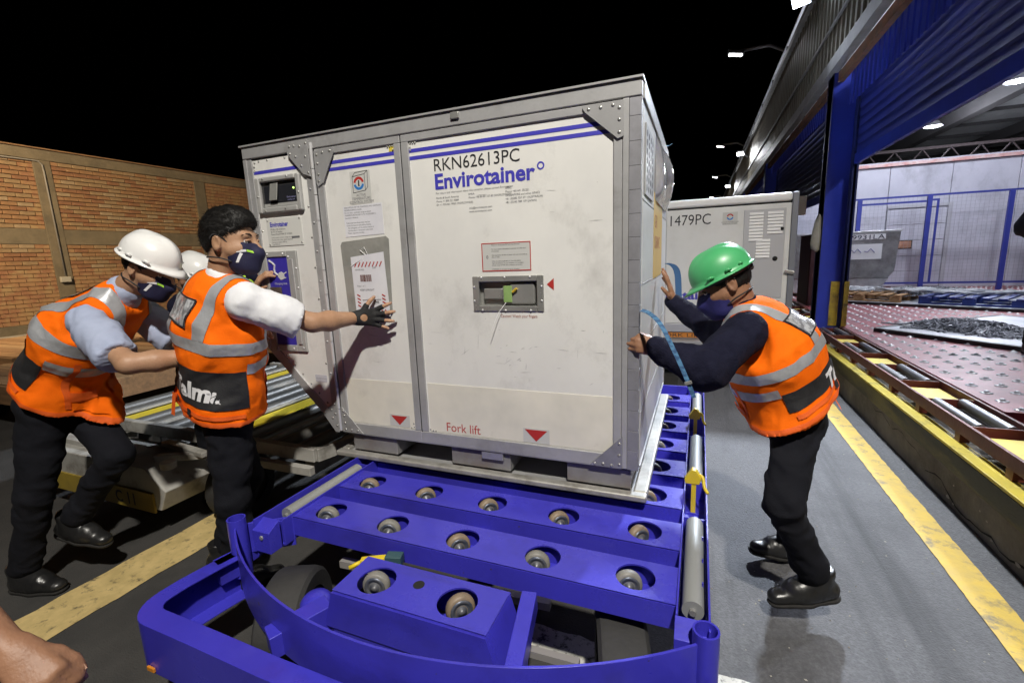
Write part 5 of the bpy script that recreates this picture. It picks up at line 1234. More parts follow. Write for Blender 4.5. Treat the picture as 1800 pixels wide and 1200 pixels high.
helmw = mat('helmet_white', (.80,.80,.79), .28, coat=.3); helmg = mat('helmet_green', (.07,.40,.15), .38, col2=(.06,.35,.13), nscale=5, coat=.3, grime=(.12,.36,.16), gscale=7, glo=.6, ghi=.8)

def head_frame(c, face, up=(0,0,1)):
    y = _n(face); x = np.cross(y, up); x = _n(x); z = np.cross(x, y); return Frame(c, x, y, z)
def head_field(f, hf, neck, sc=1.0, ears=True):
    w = lambda *p: hf.w(np.array(p)*sc)
    f.ell(w(0,-.012,.032), hf, np.array((.076,.098,.092))*sc, .01)
    f.ell(w(0,.030,-.030), hf, np.array((.062,.070,.088))*sc, .03)
    f.cone(w(-.02,.062,-.092), w(.02,.062,-.092), .028*sc, .028*sc, .03)
    f.cone(w(0,.096,.014), w(0,.116,-.026), .009*sc, .015*sc, .014)
    f.cone(w(-.014,.104,-.032), w(.014,.104,-.032), .010*sc, .010*sc, .01)
    f.cone(w(-.040,.083,.030), w(.040,.083,.030), .012*sc, .012*sc, .016)
    for s in (-1,1):
        f.cone(w(s*.033,.104,.006), w(s*.036,.102,.006), .012*sc, .012*sc, .008, 's')
        f.cone(w(s*.044,.064,-.024), w(s*.056,.03,-.03), .011*sc, .012*sc, .03)
    f.cone(neck, w(0,-.028,-.06), .060*sc, .057*sc, .03)
    if ears:
        for s in (-1,1):
            f.ell(w(s*.078,-.012,-.004), Frame((0,0,0), _n(hf.M[0]+s*.35*hf.M[1]*-1), _n(hf.M[1]+s*.35*hf.M[0]), hf.M[2]), np.array((.010,.021,.033))*sc, .006)
            f.ell(w(s*.090,-.006,-.002), hf, np.array((.010,.011,.020))*sc, .005, 's')
def hair_mesh(hf, name, parent, m=hairm, thick=.014, sc=1.0, top=.0, seed=1, tuft=1800, low=0.0, ln=.03):
    f = Field(hf.o-.17, hf.o+.17, .004 if tuft > 1000 else .006); w = lambda *p: hf.w(np.array(p)*sc)
    f.ell(w(0,-.012,.032), hf, np.array((.076+thick*.42,.098+thick*.7,.092+thick+top))*sc, 0)
    if top: f.ell(w(0,.035,.085), hf, np.array((.062,.065,.048+top))*sc, .03)
    f.cut(w(0,.0,.0+low), -.56*hf.M[1]+.83*hf.M[2], .012)
    V, F = f.mesh(); N = vnormals(V, F); loc = (V-hf.o)@hf.M.T
    V = V+N*(.0026*fbm(loc*np.array((60,24,60))+seed)+.0022*vnoise(loc*np.array((190,40,150))+5))[:, None]
    o = qmesh(name, V, F, m, parent)
    # loose hair tips
    R = np.random.default_rng(seed); pick = R.integers(0, len(V), tuft); mb = MB()
    for i in pick:
        n = N[i]; d = _n(hf.M[1]*R.uniform(.1,.8)+hf.M[0]*R.normal(0,.45)-hf.M[2]*R.uniform(-.2,.5)); d = _n(d-n*(d@n)+n*.10); s = np.cross(n, d); L = ln*R.uniform(.5,1.2)
        p = V[i]-n*.002; mb.add([p-s*.0011, p+s*.0011, p+d*L*.55+n*L*.03+s*.0008, p+d*L*.55+n*L*.03-s*.0008, p+d*L], [(0,1,2,3), (3,2,4)])
    mb.v = [tuple(np.array(q)) for q in mb.v]
    build(mb, 'hair_tips', m, o, kind='stuff'); return o
def mask_mesh(hf, parent, m, neck, sc=1.0, logo=None, straps=True):
    f = Field(hf.o-.16, hf.o+.16, .0045); w = lambda *p: hf.w(np.array(p)*sc)
    f.ell(w(0,.034,-.034), hf, np.array((.067,.076,.092))*sc, 0); f.cone(w(-.02,.064,-.092), w(.02,.064,-.092), .033*sc, .033*sc, .03)
    f.cone(w(0,.10,-.01), w(0,.117,-.040), .011*sc, .016*sc, .03); f.cone(w(0,.110,-.045), w(0,.092,-.098), .018*sc, .02*sc, .03)
    f.cut(w(0,.105,.000), _n(-.16*hf.M[1]-1.0*hf.M[2]), .004); f.cut(w(0,.022,-.03), _n(hf.M[1]-.12*hf.M[2]), .004)
    V, F = f.mesh(); V = folds(V, F, .0022, 22, hf.M[0], 8, 3)
    o = qmesh('face_mask', V, F, m, parent)
    if straps:
        for s in (-1,1):
            build(MB().tube(spline([w(s*.062,.04,-.015), w(s*.078,.008,.022), w(s*.084,-.018,.030), w(s*.088,-.030,.012)], 5), .0028, 6), 'ear_loop', blackf, o, smooth=True)
            build(MB().tube(spline([w(s*.062,.035,-.075), w(s*.074,.0,-.062), w(s*.072,-.045,-.058), w(s*.035,-.082,-.060), w(0,-.09,-.062)], 5), .0032, 6), 'neck_band', blackf, o, smooth=True)
    if logo is not None:
        s = logo; ux = hf.M[1]*s; uy = hf.M[2]
        if s > 0: pass
        for poly_, mm in (([(-.030,-.032),(-.019,-.032),(-.003,.004),(-.012,.008)], whitet), ([(-.024,.008),(.008,.012),(.006,.021),(-.022,.017)], whitet), ([(.009,.012),(.030,.006),(.026,.015),(.008,.021)], limet)):
            me = bpy.data.meshes.new('logo'); me.from_pydata([(p[0]*s, p[1], 0) for p in poly_], [], [tuple(range(4))])
            side = 1 if s > 0 else -1
            project_mesh(me, w(side*.10,.082,-.046), hf.M[1]*side, hf.M[2], V, F, .0012, 'logo', mm, o, 3, .008)
    return o
def helmet(hf, m, parent, name='hard_hat', tilt=0.0, sc=1.0, knob=True):
    t = build(MB(), 'x', m, parent) if False else None
    na, nr = 48, 16; vs = []; fs = []
    def P(x, y, z): return hf.w((x*sc, y*sc, z*sc))
    A, Bf, Bb, H, zc = .104, .130, .132, .118, .048
    for r in range(nr+1):
        t_ = r/nr*math.pi/2
        for k in range(na):
            a = 2*math.pi*k/na; c, s = math.cos(a), math.sin(a); q = math.sin(t_)**.92; x = A*c*q; y = (Bf if s > 0 else Bb)*s*q-.008; z = zc+H*math.cos(t_)**.9
            rid = max(0, 1-(abs(x)/.026)**2)*.009*min(1, math.sin(t_)*2)*(1 if abs(s) > .2 or r < 8 else 1)*(1-(r/nr)**4); vs.append(P(x, y, z+rid))
    for ext, dz in ((.004,-.002), (.010,-.006), (.011,-.010), (.002,-.010)):
        for k in range(na):
            a = 2*math.pi*k/na; c, s = math.cos(a), math.sin(a); pk = max(0, s)**2.6*.040 if ext > .01 else max(0, s)**2.2*.012
            x = (A+ext)*c; y = (Bf+ext+pk)*s-.008; vs.append(P(x, y, zc+dz-pk*.30))
    n = nr+5
    for r in range(n-1):
        for k in range(na): k2 = (k+1) % na; fs.append((r*na+k, r*na+k2, (r+1)*na+k2, (r+1)*na+k))
    h = build(MB().add(vs, fs), name, m, parent, smooth=True)
    mb = MB()
    for sd in (-1,1):
        for (yy, L) in ((.055,.030), (-.02,.022), (-.075,.018)):
            x = sd*(A+.004)*math.sqrt(max(0, 1-(yy/Bf)**2)); mb.tube([P(x,yy-L/2,zc+.010), P(x*1.03,yy,zc+.016), P(x,yy+L/2,zc+.010)], .006*sc, 6)
    build(mb, 'slot_rim', m, h, smooth=True, kind='stuff')
    band_m = mat('helmet_band', (.03,.03,.032), .6)
    build(MB().tube([P(.080*math.cos(a)*1.03,-.012+.104*math.sin(a)*1.03,.036) for a in [2*math.pi*k/32 for k in range(33)]], .010*sc, 6, r2=.014*sc), 'head_band', band_m, h, smooth=True)
    if knob: build(MB().lathe(P(0,-.118,.020), -hf.M[1], [(.018,0),(.018,.010),(.012,.016),(0,.016)], 14), 'ratchet_knob', band_m, h, smooth=True)
    return h
def eyes(hf, parent, sc=1.0):
    for s in (-1,1):
        e = build(MB().lathe(hf.w((s*.033*sc,.0815*sc,.006*sc)), hf.M[1], [(.0001,-.0125),(.009,-.009),(.0125,0),(.0115,.005),(.009,.0088),(.005,.0115),(0,.0125)], 14), 'eye', eyew, parent, smooth=True)
        build(MB().lathe(hf.w((s*.033*sc,.0815*sc,.006*sc)), hf.M[1], [(.0062,.0112),(.004,.0124),(0,.0129)], 12), 'iris', eyed, e, smooth=True)
        mb = MB(); 
        mb.tube([hf.w((s*x*sc, y*sc, z*sc)) for x, y, z in ((.016,.098,.030), (.030,.099,.036), (.044,.092,.036), (.056,.078,.029))], [.0016,.0026,.0026,.0012], 6); build(mb, 'eyebrow', hairm, parent, smooth=True)
        mb = MB().tube([hf.w((s*x*sc, y*sc, z*sc)) for x, y, z in ((.018,.0905,.008), (.027,.0965,.0125), (.038,.0955,.0125), (.047,.0865,.008))], .0042, 6); build(mb, 'eyelid', parent.data.materials[0], parent, smooth=True)

# hand: wrist point, direction to the knuckles, normal out of the back of the hand, finger curls (radians per joint), spread
def hand_chains(wr, fw, back, right, curls, spread=.10, thumb=(.9,.5,.35), sc=1.0):
    """right=+1 for a right hand. returns list of point chains (palm rays, fingers, thumb) with radii"""
    y = _n(fw); z = np.array(back, float); z = _n(z-y*(z@y)); x = np.cross(y, z)*1.0      # x to the right when looking along y with z up
    th = -1 if right > 0 else 1      # thumb side: for a right hand, back up, thumb is at -x
    fr = Frame(wr, x, y, z); L = [(.046,.026,.021), (.050,.030,.022), (.047,.028,.022), (.037,.022,.019)]; base = [(.030,.088), (.010,.093), (-.010,.089), (-.028,.080)]
    out = []
    for i in range(4):
        bx, by = base[i]; bx = bx*th; k = np.array((bx, by, .004*(1 if i in (1,2) else 0)))*sc
        out.append(([fr.w((bx*.55*sc,.004*sc,0)), fr.w(k)], [.0165*sc,.0125*sc], 'palm'))
        a = (1.5-i)*spread*th; d = np.array((math.sin(a), math.cos(a), 0)); p = k; pts = [fr.w(k)]; ang = 0
        for j in range(3):
            ang += curls[i][j]; v = d*math.cos(ang)+np.array((0,0,-1))*math.sin(ang); p = p+v*L[i][j]*sc; pts.append(fr.w(p))
        r0 = (.0098,.0102,.0098,.0086)[i]*sc; out.append((pts, [r0*1.05,r0,r0*.93,r0*.78], 'finger'))
    a, b, c = thumb; p = np.array((th*.020,.022,-.006))*sc; pts = [fr.w(p)]; d = _n(np.array((th*math.sin(a), math.cos(a), -.28)))
    out.append(([fr.w((th*.006*sc,.012*sc,-.003*sc)), fr.w(p)], [.017*sc,.0165*sc], 'palm'))
    for j, (l, bend) in enumerate(((.042,0), (.032,b), (.026,c))):
        a2 = a-(bend if j else 0)*.7; d = _n(np.array((th*math.sin(a2), math.cos(a2), -.28-.25*j*bend))); a = a2; p = p+d*l*sc; pts.append(fr.w(p))
    out.append((pts, [.0150*sc,.0118*sc,.0108*sc,.0085*sc], 'thumb')); return out, fr
def hand_field(chains, wr, fr, elbow, sc=1.0, grow=0.0, upto=9, res=.0034, rw=.029):
    P = np.array([q for c in chains for q in c[0]]+[wr]); f = Field(P.min(0)-.035, P.max(0)+.035, res)
    for pts, rs, kind in chains:
        n = len(pts)-1 if kind == 'palm' else min(len(pts)-1, upto)
        for j in range(n): f.cone(pts[j], pts[j+1], rs[j]+grow, rs[j+1]+grow, .010 if kind == 'palm' else .0045)
    d = _n(np.array(wr)-np.array(elbow)); f.cone(np.array(wr)-d*.03, fr.w((0,.012*sc,0)), rw+grow, .024*sc+grow, .02, sq=(fr.M[2], .78))
    return f
def merge(parts):
    V = []; F = []; o = 0
    for v, f in parts: V.append(v); F.append(f+o); o += len(v)
    return np.concatenate(V), np.concatenate(F)
def nails(chains, fr, parent, m):
    for pts, rs, kind in chains:
        if kind == 'palm': continue
        a, b = pts[-2], pts[-1]; d = _n(b-a); up = _n(fr.M[2]-d*(fr.M[2]@d)); s = np.cross(d, up); c = b+up*rs[-1]*.72; w = rs[-1]*.62
        mb = MB().add([c-s*w-d*.007, c+s*w-d*.007, c+s*w+d*.004, c-s*w+d*.004, c+up*.0016-d*.006, c+up*.0016+d*.004], [(0,4,5,3), (4,1,2,5)]); build(mb, 'nail', m, parent, smooth=True)
def shoe(an, toe_dir, parent, up=(0,0,1), sc=1.0, name='shoe'):
    d = _n(toe_dir); u = np.array(up, float); u = _n(u-d*(u@d)); x = np.cross(d, u); fr = Frame(an, x, d, u); w = lambda *p: fr.w(np.array(p)*sc); f = Field(fr.o-.26, fr.o+.26, .006)
    f.cone(w(0,-.045,-.045), w(0,.06,-.045), .042*sc, .046*sc, .02); f.cone(w(-.004,.06,-.05), w(-.004,.165,-.056), .048*sc, .038*sc, .03, sq=(u,.78)); f.cone(w(0,-.02,.04), w(0,.0,-.03), .050*sc, .048*sc, .03); f.cone(w(0,.0,.0), w(0,.09,-.03), .04*sc, .038*sc, .03)
    f.cut(w(0,0,-.072), u, .004); f.cut(w(0,0,.055), -u, .004); V, F = f.mesh(); V = folds(V, F, .0022, 30, d, 60, 2); o = qmesh(name, V, F, shoem, parent)
    f = Field(fr.o-.26, fr.o+.26, .006); f.cone(w(0,-.045,-.07), w(0,.06,-.07), .045*sc, .049*sc, .01); f.cone(w(-.004,.06,-.07), w(-.004,.168,-.066), .051*sc, .041*sc, .02); f.cut(w(0,0,-.0725), -u); f.cut(w(0,0,-.092), u); V, F = f.mesh(); qmesh('sole', relax(V, F, 1), F, solem, o)
    mb = MB()
    for k in range(4): mb.tube([w(-.022,.035+.018*k,-.002-.009*k), w(0,.04+.018*k,.012-.010*k), w(.022,.035+.018*k,-.002-.009*k)], .0026, 5)
    build(mb, 'laces', blackf, o, smooth=True, kind='stuff'); return o

def worker(label, J, face, name='person', helm=None, mask=maskm, logo=None, sleeve='short', shirt=whitesh, vest=True, vestm=orange, skin=skinA, hair=dict(), feet=None, hands=None, hem=-.20, headup=(0,0,1), seed=1, scale=1.0,
           toeL=None, toeR=None, panel_letters=None, shoe_up=(None,None), vw=1.0, group='cargo workers in orange vests', tapes=True, idp=True, hs=1.0, lod=1.0):
    J = {k: np.array(v, float) for k, v in J.items()}
    root = thing(name, label, 'person', (J['pel'][0], J['pel'][1], 0), group)
    U = _n(J['neck']-J['pel']); Rt = J['shR']-J['shL']; Rt = _n(Rt-U*(Rt@U)); Fd = np.cross(U, Rt); T = Frame(J['pel'], Rt, Fd, U); tl = np.linalg.norm(J['neck']-J['pel'])
    hf = head_frame(J['head'], face, headup); S = scale
    allp = np.array(list(J.values())); lo, hi = allp.min(0)-.25, allp.max(0)+.25
    # ---- body (skin), one continuous surface
    f = Field(lo, hi, .0085*lod)
    f.cone(J['pel'], J['chest'], .115*S, .125*S, .05, sq=(Fd,.75)); f.cone(J['chest'], J['neck']-U*.05, .13*S, .09*S, .05, sq=(Fd,.75)); f.cone(J['shL'], J['shR'], .05*S, .05*S, .05)
    for s in 'LR':
        f.cone(J['sh'+s], J['el'+s], .050*S, .040*S, .03); f.cone(J['el'+s], J['el'+s]+(J['wr'+s]-J['el'+s])*.35, .041*S, .044*S, .02); f.cone(J['el'+s]+(J['wr'+s]-J['el'+s])*.35, J['wr'+s], .044*S, .028*S, .02)
        f.cone(J['hip'+s], J['kn'+s], .080*S, .054*S, .03); f.cone(J['kn'+s], J['an'+s], .054*S, .036*S, .02)
        toe = toeL if s == 'L' else toeR; f.cone(J['an'+s], J['an'+s]+_n(toe)*.1-np.array((0,0,.04)), .036*S, .03*S, .02)
    head_field(f, hf, J['neck'], hs); V, F = f.mesh(); V = relax(V, F, 1, .4); parts = [(V, F)]; CH = {}
    # finer head
    fh = Field(hf.o-.17, hf.o+.17, .0042); head_field(fh, hf, J['neck'], hs); Vh, Fh = fh.mesh(); Vh = relax(Vh, Fh, 1, .4); parts.append((Vh+vnormals(Vh, Fh)*.0008, Fh))
    for s in 'LR':
        h = hands[s]; ch, fr = hand_chains(J['wr'+s], h['fw'], h['back'], 1 if s == 'R' else -1, h['curl'], h.get('spread',.1), h.get('thumb',(.9,.5,.35)), h.get('sc',.98)); CH[s] = (ch, fr)
        fh = hand_field(ch, J['wr'+s], fr, J['el'+s]); Vh, Fh = fh.mesh(); parts.append((relax(Vh, Fh, 1, .3), Fh))
    V, F = merge(parts); body = qmesh('body', V, F, skin, root)
    md = body.modifiers.new('one_skin', 'REMESH'); md.mode = 'VOXEL'; md.voxel_size = .0045 if lod == 1 else .007; dg = bpy.context.evaluated_depsgraph_get(); old = body.data
    me = bpy.data.meshes.new_from_object(body.evaluated_get(dg)); body.modifiers.clear(); body.data = me; bpy.data.meshes.remove(old); me.shade_smooth()
    if not me.materials: me.materials.append(skin)
    eyes(hf, body, hs)
    for s in 'LR': nails(*CH[s], body, mat('nail', (.42,.26,.19), .35))
    # ---- trousers
    f = Field(lo, hi, .009*lod); f.cone(J['pel']-U*.02, J['pel']+U*.10, .135*S, .125*S, .03, sq=(Fd,.8)); f.cone(J['hipL'], J['hipR'], .095*S, .095*S, .04)
    for s in 'LR':
        k = J['kn'+s]; f.cone(J['hip'+s], k, .094*S, .066*S, .03); f.cone(k, J['an'+s]+(k-J['an'+s])*.12, .066*S, .057*S, .03)
    for s in 'LR': f.cut(J['an'+s]-np.array((0,0,.0)), (0,0,1)) if False else None
    V, F = f.mesh(); ax = (J['knR']-J['anR']); V = folds(V, F, .011, 7, ax, 13, seed+4); V = folds(V, F, .008, 12, ax+np.array((.3,.1,0)), 22, seed+9); V = folds(V, F, .002, 30, ax, 55, seed+5); qmesh('trousers', V, F, trouser, root)
    for s in 'LR': shoe(J['an'+s], toeL if s == 'L' else toeR, root, shoe_up[0 if s == 'L' else 1] if shoe_up[0 if s == 'L' else 1] is not None else (0,0,1), S)
    # ---- shirt or fleece: sleeves and collar
    f = Field(lo, hi, .0075*lod)
    if not vest: f.cone(J['pel']-U*.06, J['chest'], .150*S, .145*S, .04, sq=(Fd,.80))
    f.cone(J['chest'], J['neck']-U*.03, .135*S, .09*S, .04, sq=(Fd,.76)); f.cone(J['shL'], J['shR'], .062*S, .062*S, .05); f.cone(J['neck']-U*.02, J['neck']+(hf.o-J['neck'])*(.17 if sleeve == 'short' else .30), .072*S, .0655*S, .02)
    for s in 'LR':
        a, e, w_ = J['sh'+s], J['el'+s], J['wr'+s]
        if sleeve == 'short': f.cone(a, a+(e-a)*.5, .064*S, .070*S, .03); f.cone(a+(e-a)*.3-U*.012, a+(e-a)*.86-U*.016, .066*S, .074*S, .03)
        else: f.cone(a, e, .074*S, .064*S, .03); f.cone(e, w_, .064*S, .046*S, .03); d = _n(w_-e); f.cone(w_-d*.012, w_+d*.012, .040*S, .038*S, .006)
    if sleeve == 'short':
        for s in 'LR':
            a, e = J['sh'+s], J['el'+s]; d = _n(e-a); c = a+(e-a)*.78; sl, P = f._sub(c-.16, c+.16)
            if sl is not None:
                q = (P-c)@d; rad = np.linalg.norm((P-c)-q[..., None]*d, axis=-1); A_ = f.F[sl]; f.F[sl] = np.where((q > 0) & (rad < .14), np.maximum(A_, q), A_)
    V, F = f.mesh(); axs = J['elR']-J['shR']; V = folds(V, F, .012 if sleeve == 'short' else .014, 8, axs, 13, seed+1); V = folds(V, F, .0065, 14, axs+.5*U, 27, seed+2); V = folds(V, F, .0016, 40, axs, 60, seed+3)
    sh = qmesh('shirt' if sleeve == 'short' else 'fleece_jacket', V, F, shirt, root)
    # ---- vest
    if vest:
        f = Field(lo, hi, .0075*lod); g = .018
        f.cone(J['pel']+U*(hem-.12), J['chest'], (.158+g)*S*vw, (.142+g)*S*vw, .05, sq=(Fd,.80))
        for s in 'LR': f.cone(J['hip'+s]+U*.08, J['hip'+s]+(J['kn'+s]-J['hip'+s])*.5, .120*S, .128*S, .05)
        f.cone(J['chest'], J['neck']-U*.06, (.146+g)*S*vw, (.10+g)*S, .06, sq=(Fd,.80)); f.cone(J['shL']*.86+J['shR']*.14, J['shR']*.86+J['shL']*.14, .075*S, .075*S, .05)
        for s, sg in (('L',-1), ('R',1)):
            a, e = J['sh'+s], J['el'+s]; out = _n(Rt*sg); f.cone(a-U*.02+out*.0, a+(e-a)*.9, .080*S, .098*S, .015, 's')
            f.cone(a+out*.045-U*.05, a+out*.12-U*.06, .08*S, .11*S, .015, 's')
        f.cone(J['neck']+U*.015+Fd*.03, J['neck']+U*.12+Fd*.10, .068*S, .10*S, .01, 's'); f.cut(J['pel']+U*hem, U, .005)
        V, F = f.mesh(); V = folds(V, F, .016, 6.5, U, 4.5, seed+6); V = folds(V, F, .0095, 12, Rt+.6*U, 7, seed+7); V = folds(V, F, .002, 30, None, 9, seed+8)
        vo = qmesh('safety_vest', V, F, vestm, root); P = T.w; k = tl/.52
        def slab(d, a, b): return [(P(np.array(d)*a), T.d(d)), (P(np.array(d)*b), -T.d(d))]
        X, Y, Z = (1,0,0), (0,1,0), (0,0,1)
        off = .0028
        if tapes:
            patch(V, F, slab(Z,.285*k,.335*k), off, 'reflective_stripe', tape, vo)
            patch(V, F, slab(Z,.195*k,.243*k)+[(P((0,-.01,0)), Fd)], off, 'reflective_stripe', tape, vo)
            for s in (-1,1): patch(V, F, slab((s,0,0),.075,.125)+[(P((0,0,.336*k)), U)], off, 'reflective_stripe', tape, vo)
            patch(V, F, slab(Z,max(.05*k,hem+.07),.21*k)+[(P((0,-.012,0)), -Fd)], off+.0012, 'back_panel', blackf, vo)
            if idp:
                ip = patch(V, F, slab(Z,.375*k,.485*k)+slab(X,-.125,.045)+[(P((0,-.02,0)), -Fd)], off+.003, 'id_pocket', idm, vo)
                for (a, b, c, d) in ((-.125,.045,.375,.381), (-.125,.045,.479,.485), (-.125,-.119,.375,.485), (.039,.045,.375,.485)): patch(V, F, slab(Z,c*k,d*k)+slab(X,a,b)+[(P((0,-.02,0)), -Fd)], off+.0045, 'pocket_binding', blackf, vo)
        patch(V, F, slab(Z,hem+.004,hem+.022), .002, 'hem_binding', orange2 if vestm is orange else vestm, vo)
        if tapes:
            for s in (-1,1): patch(V, F, slab(X,s*.135 if s > 0 else -.155,.155 if s > 0 else -.135)+[(P((0,.0,0)), Fd)]+[(P((0,0,.26*k)), -U), (P((0,0,hem+.035)), U)], .0035, 'side_lacing', orange2, vo)
            for sx in (-1,1):
                a0, a1 = (.04,.135) if sx > 0 else (-.135,-.04); pk = patch(V, F, slab(Z,max(-.06*k,hem+.03),.12*k)+slab(X,a0,a1)+[(P((0,.03,0)), Fd)], .0075, 'pocket', vestm, vo)
                patch(V, F, slab(Z,.092*k,.124*k)+slab(X,a0-.004,a1+.004)+[(P((0,.03,0)), Fd)], .0105, 'pocket_flap', orange2, vo)
            tab = P((-.10,-.135,hem)); build(MB().add([tab+T.d((-.016,-.02,.06)), tab+T.d((.016,-.02,.06)), tab+T.d((.018,-.03,-.045)), tab+T.d((-.014,-.03,-.05))], [(0,1,2,3)]), 'strap_tab', orange2, vo)
            for sx in (-1,1):
                bk = patch(V, F, slab(Z,hem+.030,hem+.062)+slab(X,sx*.07-.012,sx*.07+.012)+[(P((0,-.03,0)), -Fd)], .009, 'strap_buckle', blackf, vo)
            patch(V, F, slab(Z,hem+.038,hem+.055)+[(P((0,-.03,0)), -Fd)], .006, 'waist_strap', orange2, vo)
        if panel_letters:
            for (s_, size, ax_, az_, ux, un, b_) in panel_letters:
                me = text_mesh(s_, size, b_)
                project_mesh(me, P((ax_[0], ax_[1], az_)), T.d(ux), U, V, F, .0062, 'lettering', whitet, vo, 4, .014)
    # ---- head gear
    if hair is not None: hair_mesh(hf, 'hair', body, **hair)
    mask_mesh(hf, body, mask, J['neck'], hs, logo)
    if helm is not None: helmet(hf, helm, body, sc=hs*.97)
    return root, T, hf, CH
# ================================================================== THE WORKERS
relaxed = [(.35,.45,.3)]*4
flat = [(.10,.10,.06),(.06,.08,.05),(.10,.10,.06),(.18,.14,.08)]
grip = [(.75,.85,.45),(.80,.9,.5),(.85,.95,.5),(.9,1.0,.55)]
JB = dict(pel=(.20,-.44,.95), chest=(.285,-.465,1.27), neck=(.34,-.47,1.46), head=(.412,-.455,1.635), shR=(.505,-.490,1.395), elR=(.655,-.310,1.285), wrR=(.712,-.085,1.277), shL=(.175,-.435,1.415), elL=(.03,-.235,1.26), wrL=(-.02,-.035,1.405),
          hipR=(.27,-.48,.92), knR=(.28,-.52,.50), anR=(.22,-.52,.09), hipL=(.12,-.40,.92), knL=(.13,-.34,.50), anL=(-.03,-.40,.10))
wB, TB, hB, cB = worker('bareheaded worker in white shirt and orange vest pushing the container with a gloved hand', JB, (.93,.36,-.06), mask=maskm, logo=1, shirt=whitesh, skin=skinA, hair=dict(top=.014, thick=.009, seed=5, tuft=9000, ln=.024, low=.012),
    toeL=(.45,.9,0), toeR=(.5,.87,0), seed=3, hem=-.03, vw=1.14,
    hands=dict(R=dict(fw=(.98,.14,.03), back=(.05,-1,.1), curl=flat, spread=.26, thumb=(1.15,.3,.2)), L=dict(fw=(.62,.10,.78), back=(-.62,-.70,.42), curl=[(.35,.55,.35)]*4, spread=.07)),
    panel_letters=[('Talma', .10, (-.045,-.3), .085, (1,0,0), None, .004)])
# fingerless glove on his right hand
ch, fr = cB['R']; f = hand_field(ch, np.array(JB['wrR']), fr, np.array(JB['elR']), grow=.0028, upto=1)
f.cone(fr.w((0,.045,.018)), fr.w((0,.045,.05)), .0165, .0165, .003, 's'); V, F = f.mesh(); g = qmesh('glove', relax(V, F, 1, .3), F, glovem, wB)
build(MB().box((0,0,0), (0,0,0)), 'x', glovem, g) if False else None
JA = dict(pel=(-.660,-.650,.985), chest=(-.455,-.605,1.255), neck=(-.230,-.541,1.435), head=(-.085,-.492,1.545), shR=(-.215,-.690,1.325), elR=(.070,-.722,1.165), wrR=(.205,-.500,1.160), shL=(-.365,-.410,1.345), elL=(-.170,-.330,1.150), wrL=(.03,-.20,1.20),
          hipR=(-.620,-.725,.935), knR=(-.675,-.815,.515), anR=(-.825,-.862,.090), hipL=(-.690,-.585,.915), knL=(-.405,-.600,.655), anL=(-.690,-.700,.300))
wA, TA, hA, cA = worker('worker in white helmet and pale blue shirt leaning forward in an orange vest', JA, (.84,.28,-.46), helm=helmw, mask=maskm, logo=1, shirt=bluesh, skin=skinA, hair=dict(thick=.009, seed=8, tuft=500, low=-.012),
    headup=(.46,.15,.87), toeL=(.93,.25,-.22), toeR=(.95,.25,0), seed=11, hem=.04, vw=1.10, shoe_up=((.2,0,1), None),
    hands=dict(R=dict(fw=(.9,.4,.05), back=(.3,-.8,.5), curl=relaxed), L=dict(fw=(.8,.6,.1), back=(-.4,.4,.8), curl=relaxed)),
    panel_letters=[('Talma', .10, (-.20,-.3), .085, (1,0,0), None, .004)])
JR = dict(pel=(2.600,.374,.865), chest=(2.490,.310,1.110), neck=(2.405,.300,1.255), head=(2.312,.272,1.390), shL=(2.385,.125,1.210), elL=(2.248,-.060,1.100), wrL=(2.085,-.022,1.165), shR=(2.436,.462,1.215), elR=(2.305,.637,1.125), wrR=(2.098,.760,1.262),
          hipL=(2.612,.290,.835), knL=(2.541,.060,.560), anL=(2.700,.172,.190), hipR=(2.645,.462,.81), knR=(2.619,.405,.445), anR=(2.684,.575,.105))
wR, TR, hR, cR = worker('worker in green helmet and navy fleece pushing against the container side', JR, (-.86,-.16,-.46), helm=helmg, mask=maskb, logo=None, sleeve='long', shirt=navyf, skin=skinB, hair=dict(thick=.008, seed=12, tuft=500, low=-.012),
    headup=(-.44,-.06,.89), toeL=(-.92,-.30,-.12), toeR=(-.90,-.30,.16), seed=21, hem=.03, scale=.97, hs=.98, vw=1.32,
    hands=dict(L=dict(fw=(-.93,.10,.22), back=(-.05,-.95,.25), curl=[(.35,.9,.5)]*4, spread=.05, thumb=(.35,.4,.3)), R=dict(fw=(-.30,.10,.94), back=(.95,.1,.3), curl=flat, spread=.10)),
    panel_letters=[('Talma', .10, (-.13,-.3), .085, (1,0,0), None, .004)])
# fourth worker, mostly hidden behind the bareheaded one
J4 = dict(pel=(-.72,.12,.90), chest=(-.68,.10,1.18), neck=(-.63,.08,1.34), head=(-.60,.05,1.475), shR=(-.56,-.06,1.32), elR=(-.34,.02,1.36), wrR=(-.11,.06,1.47), shL=(-.70,.25,1.32), elL=(-.48,.34,1.20), wrL=(-.25,.40,1.25),
          hipR=(-.70,.04,.92), knR=(-.70,.06,.50), anR=(-.76,.06,.09), hipL=(-.74,.20,.92), knL=(-.74,.22,.50), anL=(-.82,.22,.09))
w4, T4, h4, c4 = worker('worker with white helmet and lime cuff almost hidden behind the bareheaded worker', J4, (.80,.2,-.35), helm=helmw, mask=maskm, sleeve='long', shirt=navyf, vest=False, skin=skinB, hair=dict(thick=.008, seed=15, tuft=200, low=-.012),
    headup=(.35,.1,.93), toeL=(1,.2,0), toeR=(1,.2,0), seed=31, lod=1.5, tapes=False, hem=-.15, hands=dict(R=dict(fw=(.8,.3,.4), back=(-.3,.1,.9), curl=relaxed), L=dict(fw=(.9,.3,.1), back=(-.1,.3,.9), curl=relaxed)), group='workers only partly in view')
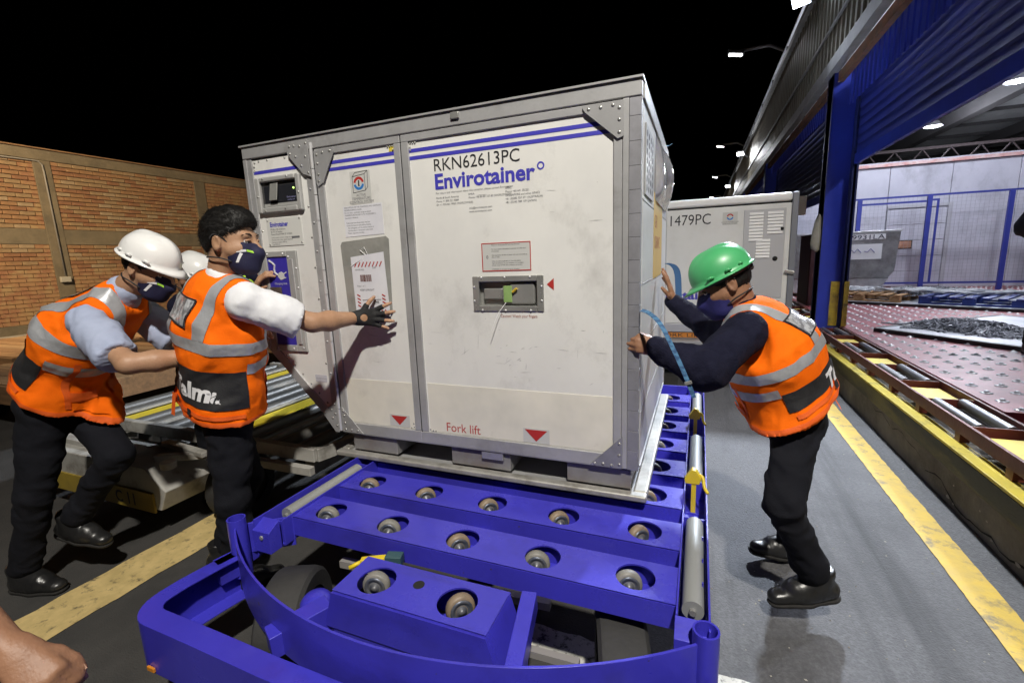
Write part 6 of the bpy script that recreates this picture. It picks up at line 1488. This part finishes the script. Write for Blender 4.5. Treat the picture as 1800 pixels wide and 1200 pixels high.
f = Field(np.array(J4['wrR'])-.2, np.array(J4['wrR'])+.2, .006); a_, b_ = np.array(J4['elR']), np.array(J4['wrR']); f.cone(a_+(b_-a_)*.55, b_-(b_-a_)*.06, .062, .056, .01); V, F = f.mesh(); qmesh('lime_cuff', folds(V, F, .004, 14, b_-a_, 30, 3), F, lime, w4)
# the arm reaching in from the left belongs to someone beside the camera
JF = dict(pel=(.22,-2.08,.93), chest=(.38,-1.95,1.10), neck=(.52,-1.84,1.21), head=(.66,-1.74,1.33), shR=(.65,-1.74,1.15), elR=(.735,-1.515,.975), wrR=(1.000,-1.485,.815), shL=(.40,-1.66,1.14), elL=(.22,-1.60,.92), wrL=(.12,-1.62,.68),
          hipR=(.28,-2.12,.90), knR=(.36,-2.02,.49), anR=(.30,-2.16,.09), hipL=(.14,-2.03,.90), knL=(.16,-1.92,.49), anL=(.10,-2.06,.09))
wF, TF, hF, cF = worker('person beside the camera, only the bare forearm and hand reaching in', JF, (.7,.7,-.2), mask=maskm, shirt=whitesh, skin=skinB, hair=dict(thick=.012, seed=18, tuft=200),
    toeL=(.3,.95,0), toeR=(.4,.9,0), seed=41, lod=1.4, tapes=False, hands=dict(R=dict(fw=(.78,.06,-.56), back=(.50,-.45,.72), curl=[(.85,.8,.4)]*4, spread=.06, thumb=(.55,.5,.4), sc=1.0), L=dict(fw=(-.1,.1,-.95), back=(-.9,.2,.1), curl=relaxed)), group='workers only partly in view')
# someone in black on the deck at the edge of view
JD = dict(pel=(5.10,3.62,1.43), chest=(5.10,3.62,1.74), neck=(5.10,3.62,1.93), head=(5.10,3.60,2.10), shR=(5.26,3.58,1.87), elR=(5.36,3.60,1.60), wrR=(5.24,3.46,1.42), shL=(4.95,3.66,1.87), elL=(4.835,3.66,1.625), wrL=(4.93,3.50,1.46),
          hipR=(5.18,3.60,1.40), knR=(5.19,3.58,.98), anR=(5.19,3.62,.592), hipL=(5.02,3.64,1.40), knL=(5.00,3.62,.98), anL=(5.0,3.66,.592))
wD, TD, hD, cD = worker('person in black standing on the red deck, cut off by the right edge', JD, (-.2,-.97,-.1), mask=maskm, sleeve='long', shirt=blackf, vest=False, skin=skinA, hair=dict(thick=.012, seed=22, tuft=200),
    toeL=(-.1,-1,0), toeR=(.1,-1,0), seed=51, lod=1.5, hands=dict(R=dict(fw=(-.5,-.5,-.2), back=(.3,-.6,.6), curl=relaxed), L=dict(fw=(.6,-.5,-.2), back=(-.3,-.6,.6), curl=relaxed)), group='workers only partly in view')
